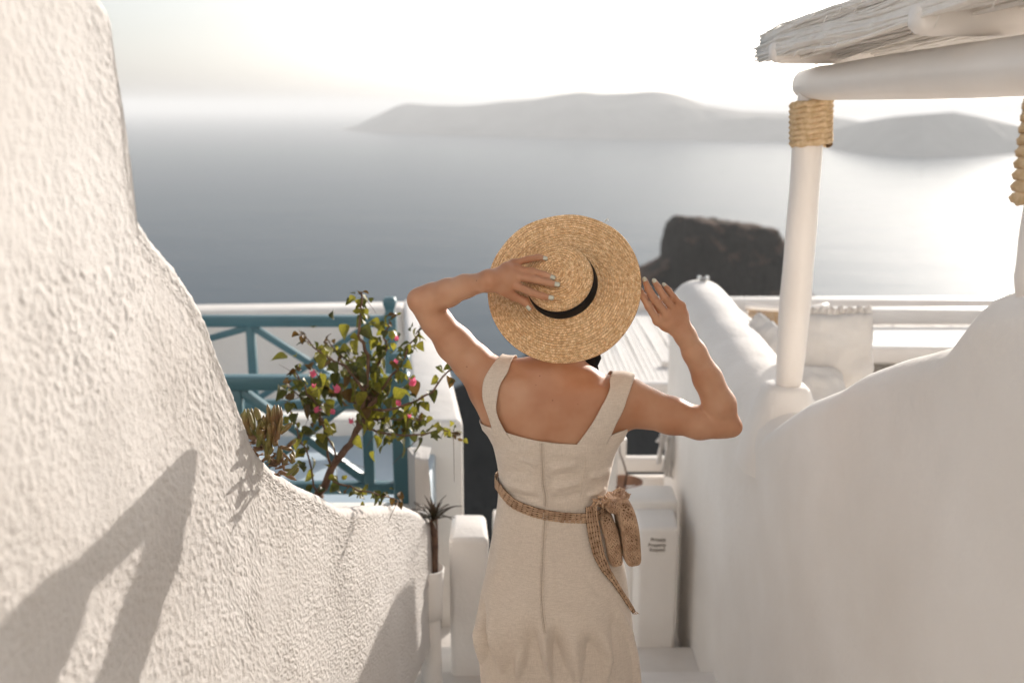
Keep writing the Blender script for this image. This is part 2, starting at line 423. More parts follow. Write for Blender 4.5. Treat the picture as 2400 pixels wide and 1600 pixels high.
# the big rock beyond
def big_rock():
    top = [(1440,700),(1480,672),(1504,652),(1527,644),(1545,635),(1562,626),(1578,614),(1583,570),(1590,538),(1604,513),(1621,515),(1655,519),(1698,523),(1732,529),(1761,533),(1800,536),(1825,545),(1850,585),(1868,640),(1880,672),(1902,694),(1927,708),(1960,728)]
    n = 300; m = 90; Y0 = 440
    us = np.linspace(1440, 1960, n); V = []
    for u in us:
        v = float(lerp_tab(top, u)); t = Py(u, v, Y0 + 14)
        prof = max(0.0, (740 - v) / 230)
        for j in range(m):
            g = j / (m - 1)
            if g < .6:
                q = g / .6
                p = Vector((t.x, Y0 - 30 * (1 - q) * prof + 12 * q, -125 + (t.z + 125) * q))
                k = min(1, (1 - q) * 6 + .08)
            elif g < .8:
                q = (g - .6) / .2; p = Vector((t.x, Y0 + 12 + 50 * q, t.z - 4 * q * q)); k = .15
            else:
                q = (g - .8) / .2; p = Vector((t.x, Y0 + 62 + 25 * q, t.z - 4 - (t.z + 130) * q)); k = .5
            V.append((*p, k))
    V = np.array(V); P = V[:, :3]
    ridged = 1 - np.abs(fbm(P * np.array([.07, .07, .035]), 5)) * 2
    V[:, 1] -= ridged * 9 * V[:, 3]; V[:, 2] += fbm(P * .14 + 3, 5, .65) * 5.0 * np.maximum(V[:, 3], .6) + 2.0 * np.round(fbm(P * np.array([.03, .03, .2]), 3) * 4) / 4 * V[:, 3]; V[:, 0] += fbm(P * .11 + 8, 5, .65) * 4.0
    o = link('rock_headland', np_mesh('rock_headland', V[:, :3], grid_faces(n, m)), None)
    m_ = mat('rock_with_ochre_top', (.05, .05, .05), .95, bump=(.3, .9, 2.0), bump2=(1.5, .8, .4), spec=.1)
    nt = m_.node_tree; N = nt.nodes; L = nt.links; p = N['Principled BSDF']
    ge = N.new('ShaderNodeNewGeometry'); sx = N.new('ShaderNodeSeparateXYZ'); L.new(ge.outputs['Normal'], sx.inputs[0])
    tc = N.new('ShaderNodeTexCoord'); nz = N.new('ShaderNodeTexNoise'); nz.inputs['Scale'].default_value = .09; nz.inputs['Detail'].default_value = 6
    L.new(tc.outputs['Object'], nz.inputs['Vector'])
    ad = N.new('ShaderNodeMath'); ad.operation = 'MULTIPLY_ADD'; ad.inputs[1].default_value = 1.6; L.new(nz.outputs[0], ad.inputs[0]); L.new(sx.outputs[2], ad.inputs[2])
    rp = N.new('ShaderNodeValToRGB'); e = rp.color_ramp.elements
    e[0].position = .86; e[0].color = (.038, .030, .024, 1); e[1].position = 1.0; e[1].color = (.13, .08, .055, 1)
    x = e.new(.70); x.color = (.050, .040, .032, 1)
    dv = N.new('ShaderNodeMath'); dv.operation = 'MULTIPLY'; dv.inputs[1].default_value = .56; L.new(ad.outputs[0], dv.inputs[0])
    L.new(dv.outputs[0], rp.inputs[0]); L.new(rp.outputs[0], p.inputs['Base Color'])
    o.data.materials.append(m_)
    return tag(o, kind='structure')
big_rock()

# air
hz = MB().box((0, 0, (SEA_Z - 1 + 140) / 2), (150000, 150000, 140 - (SEA_Z - 1))).build('haze', None)
hm = bpy.data.materials.new('haze_air'); hm.use_nodes = True
hn = hm.node_tree.nodes; hn.remove(hn['Principled BSDF'])
pv = hn.new('ShaderNodeVolumePrincipled'); pv.inputs['Density'].default_value = 1.05e-4; pv.inputs['Anisotropy'].default_value = .1
pv.inputs['Color'].default_value = (.92, .93, .935, 1)
hm.node_tree.links.new(pv.outputs[0], hn['Material Output'].inputs['Volume'])
hz.data.materials.append(hm); tag(hz, kind='stuff')

# ground under the terraces, stairs
V = np.array([(x, y, 0) for x in np.linspace(-16, 16, 60) for y in np.linspace(-14, 12, 50)], dtype=float)
far = np.clip((V[:, 1] - 6) / 6, 0, 1)
V[:, 2] = -3.2 - 9 * far ** 1.5 + .5 * fbm(V * .5, 4) + np.clip(-V[:, 1] - 2, 0, 12) * .25
tag(link('ground', np_mesh('ground', V, grid_faces(60, 50)), M_hill), kind='structure')
st = MB()
stairs_root = thing('stairs', None, None); tag(stairs_root, kind='structure')
tread = [(-2.75, .45, .50), (.45, 1.15, .335), (1.15, 1.85, .17), (1.85, 2.95, 0.0), (2.95, 3.45, -.17), (3.45, 3.95, -.34), (3.95, 4.45, -.51), (4.45, 4.95, -.68)]
for a, b, z in tread:
    MB().box((.28, (a + b) / 2, z - .3), (1.95, b - a + .05, .6)).build('step', M_wash, stairs_root, bevel=.018)

# unseen white house added behind the camera to bounce sunlight back as fill
HF = thing('fill_house', 'unseen white cubic house, added at the top of the stairs to bounce sunlight', 'house', (0, -4.0, .4))
MB().box((0, -5.4, 4.2), (15.0, 2.8, 8.0)).build('wall', M_plaster, HF, bevel=.06)
for x in (-2.6, 2.4):
    w_ = MB().box((x, -3.99, 3.0), (1.0, .08, 1.3)).build('window', M_teal, HF, bevel=.01)
    MB().box((x, -3.93, 2.3), (1.2, .16, .07)).build('sill', M_plaster, w_, bevel=.01)
d_ = MB().box((.2, -3.99, 1.55), (1.0, .08, 2.1)).build('door', M_teal, HF, bevel=.01)
MB().box((.55, -3.93, 1.5), (.03, .06, .16)).build('handle', M_dark, d_, bevel=.006)
tag(MB().box((0, -5.2, -.1), (15.4, 5.0, 1.19)).build('upper_landing', M_wash, None, bevel=.02), kind='structure')

# ================================================================== LEFT STUCCO WALL
LWA, LWB = -.920, .16                      # face of the wall: x = LWA + LWB * y
def Pwall(u, v, off=0.0):
    d = ray(u, v); t = (LWA + off) / (d.x - LWB * d.y); return C0 + d * t
wdir = Vector((LWB, 1, 0)).normalized(); wnrm = Vector((1, -LWB, 0)).normalized()
wtop_px = [(-200,-420),(-60,-300),(120,-160),(200,-70),(248,0),(258,60),(277,204),(290,285),(301,357),(314,490),(347,541),(408,612),(464,704),(478,732),(503,805),(536,885),(566,969),(593,1046),(639,1095),(700,1134),(754,1157),(799,1189),(830,1190),(861,1187),(918,1184),(955,1189),(985,1202),(1003,1222)]
tp = [Pwall(u, v, -.006) for u, v in wtop_px]
s_tab = np.array([p.dot(wdir) for p in tp]); z_tab = np.array([p.z for p in tp])
S0, S1 = -1.6, float(Pwall(1032, 1380).dot(wdir))
base0 = Vector((LWA, 0, 0)); base0 = base0 - wdir * base0.dot(wdir)
def wall_ztop(s):
    return np.interp(s, s_tab, z_tab)
def stucco_wall():
    h = .0040; smin = .55
    sd_ = np.linspace(smin, S1, 6000); al = np.r_[0, np.cumsum(np.hypot(np.diff(sd_), np.diff(wall_ztop(sd_))))]
    ns = int((S1 - smin) / h); sv = np.linspace(smin, S1, ns)
    zt = wall_ztop(sv)
    e = np.clip((S1 - sv) / .05, 0, 1); zt = zt - .05 * (1 - np.sqrt(1 - (1 - e) ** 2))
    zb = -.05; rr = .032; TH = .13
    nf = 470; nr = 10; nb = 8
    cols = []; nrm = []
    zcm = np.minimum(1.86, zt - rr - .04); n1 = int(nf * .82)
    for k in range(nf):
        if k < n1: z = zb + (zcm - zb) * (k / n1)
        else: z = zcm + (zt - rr - zcm) * ((k - n1) / (nf - 1 - n1))
        cols.append((np.zeros(ns), z)); nrm.append((1.0, 0.0))
    for k in range(1, nr + 1):
        a = math.pi / 2 * k / nr
        cols.append((np.full(ns, -rr + rr * math.cos(a)), zt - rr + rr * math.sin(a))); nrm.append((math.cos(a), math.sin(a)))
    for k in range(1, 9):
        cols.append((np.full(ns, -rr - (TH - 2 * rr) * k / 8), zt - .012 * k / 8)); nrm.append((0.0, 1.0))
    for k in range(1, nb + 1):
        a = math.pi / 2 * k / nb
        cols.append((np.full(ns, -TH + rr - rr * math.sin(a)), zt - .012 - rr + rr * math.cos(a))); nrm.append((-math.sin(a), math.cos(a)))
    for k in range(1, 5):
        cols.append((np.full(ns, -TH), zt - .012 - rr - (zt - .012 - rr - zb) * k / 4)); nrm.append((-1.0, 0.0))
    m = len(cols)
    off = np.stack([c[0] for c in cols], 1); zz = np.stack([c[1] for c in cols], 1)
    # rounded far end of the wall
    tip = np.clip((sv - (S1 - .04)) / .04, 0, 1)[:, None]
    shrink = 1 - .45 * (1 - np.sqrt(np.clip(1 - tip ** 2, 0, 1)))
    off = (off + TH / 2) * shrink - TH / 2
    X = base0.x + sv[:, None] * wdir.x + off * wnrm.x
    Y = base0.y + sv[:, None] * wdir.y + off * wnrm.y
    P = np.stack([X, Y, zz], 2).reshape(-1, 3)
    n1 = np.array([p[0] for p in nrm]); n2 = np.array([p[1] for p in nrm])
    NR = np.stack([np.broadcast_to(n1 * wnrm.x, (ns, m)), np.broadcast_to(n1 * wnrm.y, (ns, m)), np.broadcast_to(n2, (ns, m))], 2).reshape(-1, 3)
    big = fbm(P * 3.2, 3) * .010
    Q = P * np.array([1.0, 1.0, 1.35])
    b1 = fbm(Q * 95, 2, .6); b2 = fbm(Q * 165 + 5, 2, .6); lump = np.clip(b1 * .6 + b2 * 1.0, -.5, .9)
    rough_var = np.clip(.9 + .8 * fbm(P * 4 + 2, 3), .35, 1.5)
    P = P + NR * (big + lump * .0027 * rough_var)[:, None]
    Fq = grid_faces(ns, m)[:, ::-1]
    endc = np.arange((ns - 1) * m, ns * m)
    me = np_mesh('stucco_wall', P, Fq)
    o = link('face', me, M_stucco, LW)
    # end cap
    c = P[endc]; me2 = bpy.data.meshes.new('end_cap')
    me2.from_pydata([tuple(map(float, p)) for p in c], [], [tuple(range(len(c)))]); me2.update()
    link('end_cap', me2, M_stucco, LW, False)
    # plain stretch behind the camera
    a = base0 + wdir * S0; b = base0 + wdir * (smin + .01)
    zz0 = float(wall_ztop(smin))
    mb = MB(); q = []
    for p, zt_ in ((a, zz0 + .6), (b, zz0 - .004)):
        for o2 in (-.002, -TH): 
            for z in (zb, zt_): q.append(tuple(p + wnrm * o2 + Vector((0, 0, z))))
    mb.add(q, ((0, 1, 5, 4), (2, 6, 7, 3), (1, 3, 7, 5), (0, 4, 6, 2), (0, 2, 3, 1), (4, 5, 7, 6)))
    mb.build('rear_stretch', M_stucco, LW)
LW = thing('stucco_wall', 'rough white stucco parapet wall stepping down beside the stairs, with plants behind it', 'wall', (float(base0.x), 2.0, 0))
stucco_wall()

def ww(s, off, z): 
    p = base0 + wdir * s + wnrm * off; return Vector((p.x, p.y, z))
# planter behind the wall: soil, far return wall
PL = thing('planter_box', 'weathered stucco planter with grey soil behind the low end of the parapet wall', 'planter', tuple(ww(2.9, -.5, 0)))
n_s, n_o = 60, 26
Vp = []
for s in np.linspace(1.55, S1 - .04, n_s):
    for o2 in np.linspace(-.10, -.95, n_o):
        z = float(wall_ztop(s)) - .022 if s < 3.4 else 0
        z = min(z, 1.15) - .05 * max(0, (-o2 - .3))
        Vp.append(tuple(ww(s, o2, z)))
Vp = np.array(Vp); Vp[:, 2] += .018 * fbm(Vp * 9, 4)
link('soil', np_mesh('soil', Vp, grid_faces(n_s, n_o)), M_soil, PL)
def rough_slab(name, parent, pts_a, pts_b, thick, m=M_stucco, n=50, k=40, amp=.004):
    """slab between polyline a (bottom) and b (top) extruded back along +Y"""
    V = []
    for i in range(n):
        f = i / (n - 1); a = pts_a[0].lerp(pts_a[1], f); b = pts_b[0].lerp(pts_b[1], f)
        for j in range(k):
            g = j / (k - 1)
            if g < .75: p = a.lerp(b, g / .75)
            else: p = b + Vector((0, thick * (g - .75) / .25, 0))
            V.append(tuple(p))
    V = np.array(V); V[:, 1] -= fbm(V * 60, 3) * amp; V[:, 2] += fbm(V * 50 + 3, 3) * amp
    return link(name, np_mesh(name, V, grid_faces(n, k)), m, parent)
yb = ww(S1, 0, 0).y + .06
rx0, rx1 = Py(972, 1075, yb).x, Py(1004, 1072, yb).x
zt_ = Py(990, 1073, yb).z
rough_slab('return_wall', PL, (Vector((rx0, yb, -.1)), Vector((rx1 + .045, yb, -.1))), (Vector((rx0, yb, zt_)), Vector((rx1, yb, zt_ - .01))), .16)
MB().add([(rx0, yb + .01, -.1), (rx1 + .044, yb + .01, -.1), (rx1 - .001, yb + .01, zt_ - .012), (rx0, yb + .01, zt_ - .006),
          (rx0 - .05, yb + .16, -.1), (rx1 + .03, yb + .16, -.1), (rx1 - .02, yb + .16, zt_ - .012), (rx0 - .05, yb + .16, zt_ - .006)],
         ((0, 1, 2, 3), (5, 4, 7, 6), (1, 5, 6, 2), (4, 0, 3, 7), (3, 2, 6, 7), (0, 4, 5, 1))).build('return_wall_body', M_stucco, PL)
# ================================================================== BALCONY WITH TEAL BALUSTRADES (left)
YN, YF = 4.10, 5.35
zTop = Py(740, 880, YN).z; zBot = Py(880, 1142, YN).z
BAL_G = 'teal balustrades of the balcony'
def post_mesh(x, y, z0, z1, w, parent, cap=.085):
    """square post with a waisted, rounded finial"""
    prof = [(z0, .5), (z1, .5), (z1 + .006, .42), (z1 + .022, .36), (z1 + .04, .40), (z1 + .055, .50), (z1 + .075, .54), (z1 + cap, .50), (z1 + cap + .012, .40), (z1 + cap + .016, .0)]
    V = []; F = []
    c = [(-1, -1), (1, -1), (1, 1), (-1, 1)]; bev = .82
    ring = [(-bev, -1), (bev, -1), (1, -bev), (1, bev), (bev, 1), (-bev, 1), (-1, bev), (-1, -bev)]
    for z, f in prof:
        for a, b in ring: V.append((x + a * w * f, y + b * w * f, z))
    n = 8
    for i in range(len(prof) - 1):
        for k in range(n): F.append((i * n + k, i * n + (k + 1) % n, (i + 1) * n + (k + 1) % n, (i + 1) * n + k))
    F.append(tuple(range(n - 1, -1, -1)))
    return MB().add(V, F).build('post', M_teal, parent)
def balustrade(y, u_post, u_thin, label, w, xl, seq):
    xp = Py((u_post[0] + u_post[1]) / 2, 900, y).x
    T = thing('balustrade', label, 'balustrade', (xp, y, zBot - .2), BAL_G)
    post_mesh(xp, y, zBot - .16, zTop + .005, w, T)
    rail_h = .058
    MB().bar((xl, y, zTop - rail_h / 2), (xp - w / 2 + .004, y, zTop - rail_h / 2), .07, rail_h).build('top_rail', M_teal, T, bevel=.006)
    MB().bar((xl, y + .002, zBot), (xp - w / 2 + .004, y + .002, zBot), .05, .05).build('bottom_rail', M_teal, T, bevel=.005)
    zt, zb = zTop - rail_h + .002, zBot + .024
    x = xp; thin = [Py(u, 950 if y < 5 else 800, y).x for u in u_thin]
    for tx in thin:
        MB().bar((tx, y, zb), (tx, y, zt), .045, .045, up=Vector((0, 1, 0))).build('baluster', M_teal, T, bevel=.004)
    for a, b in seq:
        xa, xb = (thin[a] - .02 if a is not None else None), (thin[b] + .02 if b is not None else xl)
        MB().bar((xa, y - .003, zt - .012), (xb, y - .003, zb + .012), .034, .046, up=Vector((0, 1, 0))).build('brace', M_teal, T, bevel=.003)
        MB().bar((xa, y + .004, zb + .012), (xb, y + .004, zt - .012), .034, .046, up=Vector((0, 1, 0))).build('brace', M_teal, T, bevel=.003)
    return T
balustrade(YN, (920, 958), (861, 558), 'teal wooden balustrade with cross braces behind the bougainvillea, nearer side of balcony', .077, -2.4, [(0, 1), (1, None)])
balustrade(YF, (905, 933), (862, 589), 'teal wooden balustrade with cross braces on the seaward side of the balcony', .066, -2.9, [(0, 1), (1, None)])
fx1 = Py(958, 1000, YN).x + .04
BF = thing('balcony', 'pale blue painted balcony floor with white edge under the teal balustrades', 'balcony', (-1.6, 4.7, .2))
MB().box(((fx1 - 3.6) / 2, (YN + YF) / 2 + .05, zBot - .42), (fx1 + 3.6, YF - YN + .55, .50)).build('floor_slab', M_bluefloor, BF, bevel=.012)
MB().box(((fx1 - 3.6) / 2, YN - .11, zBot - .115), (fx1 + 3.6 - .02, .20, .11)).build('curb', M_plaster, BF, bevel=.015)
MB().box(((fx1 - 3.6) / 2, YF + .04, zBot - .13), (fx1 + 3.6 - .05, .18, .10)).build('curb', M_plaster, BF, bevel=.015)
MB().box(((fx1 - 3.6) / 2 - .02, (YN + YF) / 2 + .05, zBot - 2.3), (fx1 + 3.6 - .2, YF - YN + .35, 3.3)).build('base_wall', M_plaster, BF)

# ------------------------------------------------------------------ white walls behind it
def prism(name, plan, z0, zt, m, parent=None, bevel=.03, seg=3):
    """plan: list of (x,y); zt: one height or one per corner"""
    n = len(plan); zt = zt if hasattr(zt, '__len__') else [zt] * n; z0 = z0 if hasattr(z0, '__len__') else [z0] * n
    V = [(x, y, z) for (x, y), z in zip(plan, z0)] + [(x, y, z) for (x, y), z in zip(plan, zt)]
    F = [tuple(range(n - 1, -1, -1)), tuple(range(n, 2 * n))] + [(i, (i + 1) % n, n + (i + 1) % n, n + i) for i in range(n)]
    return MB().add(V, F).build(name, m, parent, bevel=bevel, seg=seg)
ZW = .49
def xz(u, v, z): p = Pz(u, v, z); return (p.x, p.y)
a0, a1 = xz(968, 986, ZW), xz(1085, 986, ZW); b1, b0 = xz(1012, 700, ZW), xz(944, 700, ZW)
tag(prism('garden_wall', [a0, a1, b1, b0], -2.8, ZW, M_plaster, bevel=.035), 'smooth white garden wall with sloping sunlit top, running back from beside the steps', 'wall')
c0, c1 = xz(946, 706, ZW), xz(420, 735, ZW)
tag(prism('terrace_parapet', [(c1[0] - 1.5, c1[1] - .05), (c0[0] + .02, c0[1] - .25), (c0[0] + .02, c0[1] + .03), (c1[0] - 1.5, c1[1] + .3)], -2.8, ZW - .004, M_plaster, bevel=.03),
    'long white parapet wall behind the seaward teal balustrade', 'wall')
# low rounded pier by the steps, blue-grey top in the shade
pz = .31
q = [xz(1052, 1262, pz), xz(1146, 1262, pz), xz(1138, 1203, pz), xz(1060, 1202, pz)]
tag(prism('gate_pier', q, -1.6, pz, M_plaster, bevel=.025, seg=4), 'low white pier with rounded corners next to the potted agave', 'pier')
p_ = Py(1163, 1214, 5.0); MB_ = MB().box((p_.x + .06, 5.05, p_.z - 1.2), (.16, .16, 2.4)).build('gate_post', M_plaster, None, bevel=.012)
tag(MB_, 'slim white post just past the low rounded pier, half hidden by the dress', 'post')
# grey door leaf low between pier and dress
tag(MB().box((Py(1150, 1570, 4.6).x, 4.6, -.9), (.10, .045, 1.5)).build('gate_leaf', mat('grey_wood', (.28, .26, .235), .7, base2=(.2, .185, .165), vscale=6, bump=(30, .3, .004)), None, bevel=.006),
    'weathered grey gate leaf standing low behind the dress', 'gate')

# potted agave
ap = Py(1016, 1214, 3.72)
AG = thing('potted_agave', 'small dark spiky agave in a white bowl beside the low pier', 'plant', (ap.x, ap.y, -.2))
prof = [(.0, .025), (.05, .03), (.052, .10), (.056, .20), (.060, .24), (.055, .245), (.05, .19), (.03, .18)]
def lathe(prof, cx, cy, cz, n=28):
    V = []; F = []
    for r, z in prof:
        for k in range(n):
            a = 2 * math.pi * k / n; V.append((cx + r * math.cos(a), cy + r * math.sin(a), cz + z))
    for i in range(len(prof) - 1):
        for k in range(n): F.append((i * n + k, i * n + (k + 1) % n, (i + 1) * n + (k + 1) % n, (i + 1) * n + k))
    return V, F
V_, F_ = lathe(prof, ap.x - .02, ap.y, ap.z - .46); MB().add(V_, F_).build('bowl', M_plaster, AG, smooth=True)
V_, F_ = lathe([(.045, -.3), (.04, .0), (.04, .03)], ap.x - .02, ap.y, ap.z - .46); MB().add(V_, F_).build('foot', M_plaster, AG, smooth=True)
MB().tube([(ap.x, ap.y, ap.z - .28), (ap.x + .004, ap.y, ap.z - .12), (ap.x, ap.y, ap.z)], [.012, .014, .018], 8).build('stem', M_bark, AG, smooth=True)
def blade(L, w, bend, n=6):
    V = []; F = []
    for i in range(n + 1):
        t = i / n; ww_ = w * (1 - t) ** .7 * (1 if t > .15 else .7 + 2 * t); x = L * t; z = L * (.5 * t - bend * t * t)
        for s, dz in ((-1, .0), (0, -.25 * w), (1, 0)): V.append((x, s * ww_, z + dz))
    for i in range(n):
        for k in range(2): F.append((i * 3 + k, i * 3 + k + 1, i * 3 + k + 4, i * 3 + k + 3))
    return MB().add(V, F).mesh('agave_blade')
bmesh_a = blade(.13, .013, .35)
bmesh_a.materials.append(M_agave)
for k in range(26):
    o = link('blade', bmesh_a, None, AG, True)
    a = k * 2.4; tilt = -1.1 + 1.5 * (k / 26)
    sc = rng.uniform(.65, 1.05)
    o.matrix_basis = Matrix.Translation((ap.x, ap.y, ap.z + .012 * math.cos(k))) @ Matrix.Rotation(a, 4, 'Z') @ Matrix.Rotation(tilt * .8, 4, 'Y') @ Matrix.Scale(sc, 4)

# ================================================================== RIGHT SIDE: rail, pots, pier with sign
p_ = Py(1437, 1020, 4.9)
tag(MB().box((p_.x - .02, 4.98, .52 - 1.1), (.10, .12, 2.2)).build('white_post', M_plaster, None, bevel=.012), 'white square post directly behind the right side of the dress', 'post')
RL = thing('white_railing', 'white wooden railing of two thick horizontal bars over a dark drop', 'railing', (.5, 5.6, 0))
for va, vb in ((1070, 1102), (1115, 1144)):
    zt, zb = Py(1520, va, 5.6).z, Py(1520, vb, 5.6).z
    x0, x1 = Py(1440, va, 5.6).x, Py(1640, va, 5.6).x
    MB().box(((x0 + x1) / 2, 5.6, (zt + zb) / 2), (x1 - x0, .07, zt - zb)).build('bar', M_paint, RL, bevel=.012)
MB().box((Py(1452, 1090, 5.62).x, 5.62, Py(1452, 1100, 5.62).z - .35), (.07, .07, 1.1)).build('upright', M_paint, RL, bevel=.008)
MB().box((Py(1640, 1090, 5.62).x, 5.62, Py(1640, 1100, 5.62).z - .35), (.07, .07, 1.1)).build('upright', M_paint, RL, bevel=.008)
# pier with painted words
z2 = .12
q = [xz(1500, 1238, z2), xz(1592, 1236, z2), xz(1580, 1190, z2), xz(1487, 1190, z2)]
SP = thing('sign_pier', 'white pier with shaded blue-grey top and three lines of brown lettering', 'pier', (q[0][0], q[0][1], -1.2))
prism('body', q, -1.8, z2, M_plaster, SP, bevel=.02)
lz = xz(1482, 1187, z2); lz2 = xz(1590, 1187, z2)
prism('back_ledge', [(lz[0] - .02, lz[1]), (lz2[0], lz2[1]), (lz2[0], lz2[1] + .22), (lz[0] - .02, lz[1] + .22)], -1.8, z2 + .035, M_plaster, SP, bevel=.02)
fy = (q[0][1] + q[1][1]) / 2
for txt, u0, v0, sz in (('Private', 1525, 1268, .026), ('Property', 1519, 1280, .024), ('Respect', 1522, 1291, .024)):
    fc = bpy.data.curves.new('lettering', 'FONT'); fc.body = txt; fc.size = sz; fc.extrude = .001; fc.offset = .0002
    fo = bpy.data.objects.new('lettering', fc); coll.objects.link(fo); fc.materials.append(M_ink)
    bpy.context.view_layer.update()
    dg = bpy.context.evaluated_depsgraph_get(); me_ = bpy.data.meshes.new_from_object(fo.evaluated_get(dg))
    bpy.data.objects.remove(fo); bpy.data.curves.remove(fc)
    lo = link('lettering', me_, M_ink, SP, False)
    lo.matrix_basis = Matrix.Translation(Py(u0, v0, fy - .004)) @ Matrix.Rotation(R(90), 4, 'X')
# terracotta pot with a straggling plant
tpz = Py(1464, 1132, 5.0)
TP = thing('terracotta_pot', 'round terracotta pot on the ledge by the white post, thin plant growing from it', 'pot', (tpz.x, tpz.y, tpz.z - .16))
V_, F_ = lathe([(.0, -.16), (.055, -.16), (.07, -.10), (.085, -.02), (.092, .0), (.098, .012), (.088, .014), (.078, -.01), (.0, -.02)], tpz.x, tpz.y, tpz.z); MB().add(V_, F_).build('bowl', M_terra, TP, smooth=True)
sp = [tpz + Vector(d) for d in ((0, 0, -.02), (.01, 0, .05), (-.01, -.01, .12), (-.03, 0, .17), (-.035, 0, .24))]
MB().tube(sp, [.006, .005, .004, .004, .002], 6).build('stem', M_bark, TP, smooth=True)
# knotted white cloth on the rail
def cloth_knot():
    base = Py(1566, 1040, 5.15); T = thing('tied_cloth', 'crumpled white cloth tied at the corner below the right elbow', 'cloth', tuple(base))
    for i, (du, dv, L, w, tw) in enumerate(((0, 0, .17, .05, .3), (14, 8, .20, .05, -.4), (24, -4, .26, .06, .2), (6, -20, .10, .07, .0))):
        V = []; F = []; n, m = 14, 8
        t0 = Py(1556 + du, 1015 + dv, 5.1 + .03 * i)
        for a in range(n):
            g = a / (n - 1)
            for b in range(m):
                h = b / (m - 1) - .5
                ang = tw * g * 3 + i
                fold = .014 * math.sin(h * 14 + 3 * g + i)
                V.append((t0.x + h * w * (1 - .35 * math.sin(3 * g)) * math.cos(ang) - .02 * g, t0.y + h * w * math.sin(ang) + fold, t0.z - L * g))
        for a in range(n - 1):
            for b in range(m - 1): F.append((a * m + b, a * m + b + 1, (a + 1) * m + b + 1, (a + 1) * m + b))
        o = MB().add(V, F).build('fold', M_cushion, T, smooth=True)
        sm = o.modifiers.new('thick', 'SOLIDIFY'); sm.thickness = .004
cloth_knot()

# ================================================================== LOWER TERRACE ROOF (middle distance, right)
LR = thing('terrace_roof', 'flat white reed mat roof with timber edge boards on the terrace below, sea beyond', 'roof', (2.0, 9.0, -2.5))
zr = 0.0
rA, rB = xz(1290, 905, zr), xz(1330, 722, zr)
yn, yf = rA[1], rB[1]; xl_, xr_ = min(rA[0], rB[0]), 6.5
MB().box(((xl_ + xr_) / 2, (yn + yf) / 2, zr - .07), (xr_ - xl_, yf - yn, .10)).build('deck', M_plaster, LR)
npl = 130; mats_me = None
wpl = (xr_ - xl_) * 1.0 / npl
for k in range(npl):
    x = xl_ + wpl * (k + .5); y0_ = yn + .16; y1_ = yf - .12; sh = .0
    mb = MB(); L_ = y1_ - y0_
    mb.tube([(x - .0, y0_, zr - .006), (x + rng.uniform(-.01, .01), (y0_ + y1_) / 2, zr + rng.uniform(-.006, .008)), (x, y1_, zr - .004)], wpl * .53, 6, flat=.22, nrm=(0, 0, 1))
    mb.build('reed_mat', M_reed, LR, smooth=False)
MB().box(((xl_ + xr_) / 2, yn + .05, zr - .055), (xr_ - xl_ + .02, .11, .15)).build('eave_board', M_paint, LR, bevel=.012)
MB().box(((xl_ + xr_) / 2, yf + .0, zr + .03), (xr_ - xl_ + .02, .16, .16)).build('eave_board', M_paint, LR, bevel=.012)
ym = Pz(1480, 857, zr).y
MB().box((xl_ + 1.45, ym, zr + .02), (1.0, .05, .045)).build('batten', M_paint, LR, bevel=.006)
for x in (xl_ + .12, xl_ + 2.6, 4.4):
    MB().tube([(x, yn + .25, -3.4), (x, yn + .25, zr - .1)], .06, 12).build('post', M_paint, LR, smooth=True)
    MB().tube([(x, yf - .15, -6.5), (x, yf - .15, zr - .1)], .06, 12).build('post', M_paint, LR, smooth=True)
# second terrace strip on the right, with its own boards
UR = thing('upper_terrace_edge', 'white plastered terrace ledge with long timber boards behind the seat cushions', 'ledge', (2.4, 8.0, -1))
zz2 = .20
for va, vb, y, nm in ((725, 762, 9.3, 'back_board'), (813, 852, 6.9, 'front_board')):
    zt, zb = Py(2100, va, y).z, Py(2100, vb, y).z
    x0 = Py(1790, va, y).x
    MB().box(((x0 + 6) / 2, y + .06, (zt + zb) / 2), (6 - x0, .14, zt - zb)).build(nm, M_paint, UR, bevel=.015)
    if nm == 'back_board': zback = zt
    else: zfront = zt
y0_, y1_ = 6.98, 9.28; x0 = Py(1790, 813, 6.9).x; nst = 90
for k in range(nst):
    x = x0 + (6 - x0) * (k + .5) / nst
    MB().tube([(x, y0_, zfront - .07), (x - .25, y1_, zback - .17)], (6 - x0) / nst * .52, 6, flat=.2, nrm=(0, 0, 1)).build('plank', M_reed, UR)
MB().box(((x0 + 6) / 2, 8.1, -1.4), (6 - x0 - .2, 2.4, 2.2)).build('terrace_body', M_plaster, UR)
# ================================================================== RIGHT PARAPET, PERGOLA, SEAT
XF = .90                                         # face of the right wall
def Pxf(u, v, x=XF): return Px(u, v, x)
YC = 3.60                                        # far column
colb = Py(1848, 903, YC)
